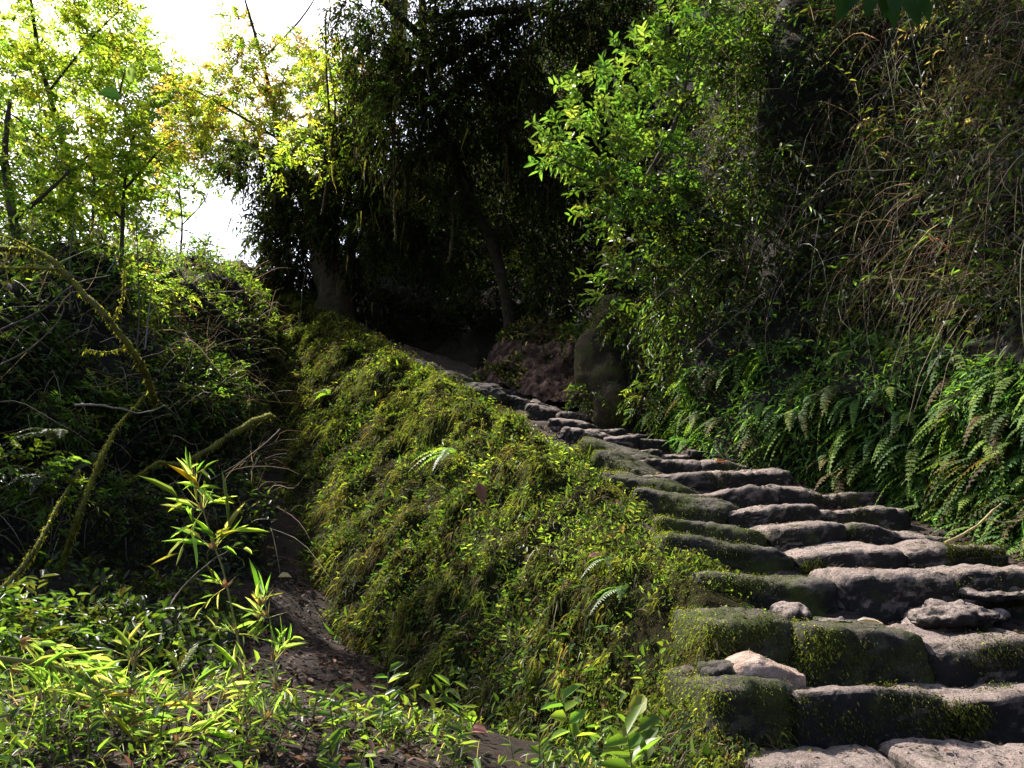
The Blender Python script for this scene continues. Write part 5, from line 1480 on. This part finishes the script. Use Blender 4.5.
dead_leaf('pale yellow leaf on the dark earth of the gully', P(278, 577, 5.9), (1, -0.3, 0.2), 0.10, 0.06, (0.45, 0.35, 0.15))

# straw on the stairs at right
branch('straw', 'dry yellow straw lying across the right end of the steps', 'straw', [P(945, 543, 4.35), P(975, 524, 4.5), P(1005, 502, 4.7), P(1030, 485, 4.8)], 0.008, 0.004, M_DRY, sides=6, col=(0.40, 0.33, 0.18))
branch('straw', 'short pale straw on the earth at the right frame edge', 'straw', [P(985, 518, 4.6), P(1000, 522, 4.6), P(1024, 520, 4.6)], 0.005, 0.003, M_DRY, sides=6, col=(0.40, 0.33, 0.18))

# small details of the upper right: single bright leaves, pink fronds
for (u, v, d, col, lab) in [(840, 62, 6.3, (0.35, 0.38, 0.04), 'yellow leaf spray at the top of the dry grass slope'), (988, 58, 5.6, (0.36, 0.42, 0.03), 'bright yellow leaf spray near the top right corner'), (792, 142, 6.6, (0.55, 0.6, 0.5), 'pale bamboo leaf spray in the middle of the dry grass slope'),
                            (940, 235, 5.7, (0.40, 0.14, 0.10), 'pink dying frond low on the dry grass slope'), (1012, 170, 5.4, (0.35, 0.13, 0.09), 'reddish dying frond at the right frame edge'), (745, 190, 6.9, (0.4, 0.42, 0.3), 'pale leaf spray left of the dry grass'),
                            (820, 205, 6.3, (0.30, 0.36, 0.30), 'blue green leaf spray among the hanging grass'), (955, 225, 5.6, (0.20, 0.28, 0.24), 'blue green leaf spray above the fern bank')]:
    q = P(u, v, d)
    root = empty('leaf_spray', q, lab, 'leaf spray', 'single leaf sprays on the hillside')
    g, gs_ = Geo(), Geo()
    n = 7
    pts = np.stack([q + np.array([0.04 * i - 0.1, 0, -0.03 * i - 0.004 * i * i]) for i in range(n)])
    leaves(g, pts, rng.normal(0, 0.5, (n, 3)) + [0.2, -0.2, -0.5], rng.normal(0, 0.4, (n, 3)) + [0, -0.7, 0.6], 0.075, 0.020, pal(n, [col], None, 0.15))
    tube(gs_, pts, 0.003, 0.002, (0.12, 0.09, 0.05), sides=5, n=12)
    under(root, g.build('foliage', M_LEAF))
    under(root, gs_.build('stem', M_TWIG))

# dark leaves hanging into the top of the picture
q = P(880, -60, 2.6)
root = empty('hanging_branch', q, 'branch with big dark leaves dipping into the top edge at right', 'branch')
g = Geo()
tube(g, [P(1010, -140, 3.2), P(940, -90, 2.8), q, P(850, -30, 2.6)], 0.012, 0.005, (0.05, 0.04, 0.03), sides=7)
under(root, g.build('stem', M_TWIG))
g = Geo()
for (u, v, L) in [(838, -12, 0.10), (852, -8, 0.13), (870, -10, 0.13), (885, -12, 0.16), (900, -8, 0.17), (915, -14, 0.15), (860, -20, 0.14), (893, -20, 0.17), (878, -5, 0.10)]:
    leaves(g, P(u, v, 2.6 + rng.normal(0, 0.05))[None], np.array([[rng.normal(0, 0.25), rng.normal(0, 0.2), -1]]), np.array([[0, -1, 0.2]]), L, L * 0.45, np.array([[0.02, 0.05, 0.012]]), fold=0.1)
under(root, g.build('foliage', M_DARK))

# broad leaf against the sky at the upper left
q = P(115, 105, 8.0)
root = empty('broad_leaf_sprig', q, 'sprig with two large round leaves against the sky at upper left', 'sprig')
g = Geo()
leaves(g, np.stack([P(122, 100, 8), P(130, 85, 8)]), np.array([[-0.6, -0.3, 0.1], [0.1, -0.2, 1.0]]), np.array([[0.2, -1, 0.3], [0.3, -1, 0]]), [0.26, 0.28], [0.2, 0.1], np.array([[0.06, 0.14, 0.03], [0.12, 0.16, 0.06]]))
under(root, g.build('foliage', M_LEAF))
g = Geo()
tube(g, [P(118, 112, 8), P(124, 100, 8), P(131, 82, 8)], 0.008, 0.004, (0.08, 0.06, 0.04), sides=6)
under(root, g.build('stem', M_TWIG))

# ------------------------------------------------------------------ camera, light, sky
cam = bpy.data.cameras.new('camera')
cam.sensor_width = 36
cam.lens = 36 * FPX / 1024
cam.clip_end = 3000
cam.clip_start = 0.05
co_ = bpy.data.objects.new('camera', cam)
COL.objects.link(co_)
co_.location = (0, 0, 0)
co_.rotation_euler = (math.pi / 2 + TH, 0, 0)
sc.camera = co_

sl = bpy.data.lights.new('sun', 'SUN')
sl.energy = 5.0
sl.angle = math.radians(0.5)
sl.color = (1.0, 0.95, 0.86)
so = bpy.data.objects.new('sun', sl)
COL.objects.link(so)
so.rotation_euler = Vector([float(x) for x in SUN]).to_track_quat('Z', 'Y').to_euler()

w = bpy.data.worlds.new('World')
sc.world = w
w.use_nodes = True
N, K = w.node_tree.nodes, w.node_tree.links
N.clear()
sky = N.new('ShaderNodeTexSky')
sky.sky_type = 'NISHITA'
sky.sun_disc = False
sky.sun_elevation = math.asin(SUN[2])
sky.sun_rotation = math.atan2(SUN[0], SUN[1])
sky.dust_density = 4.0
sky.air_density = 1.0
bg = N.new('ShaderNodeBackground')
bg.inputs['Strength'].default_value = 0.125
K.new(sky.outputs[0], bg.inputs['Color'])
ow = N.new('ShaderNodeOutputWorld')
K.new(bg.outputs[0], ow.inputs[0])

sc.view_settings.view_transform = 'Standard'
sc.view_settings.look = 'None'
sc.view_settings.exposure = 1.42
sc.view_settings.gamma = 1.0
sc.view_settings.use_curve_mapping = False
sc.cycles.max_bounces = 5
sc.cycles.diffuse_bounces = 3
sc.cycles.transmission_bounces = 3
sc.cycles.use_denoising = True
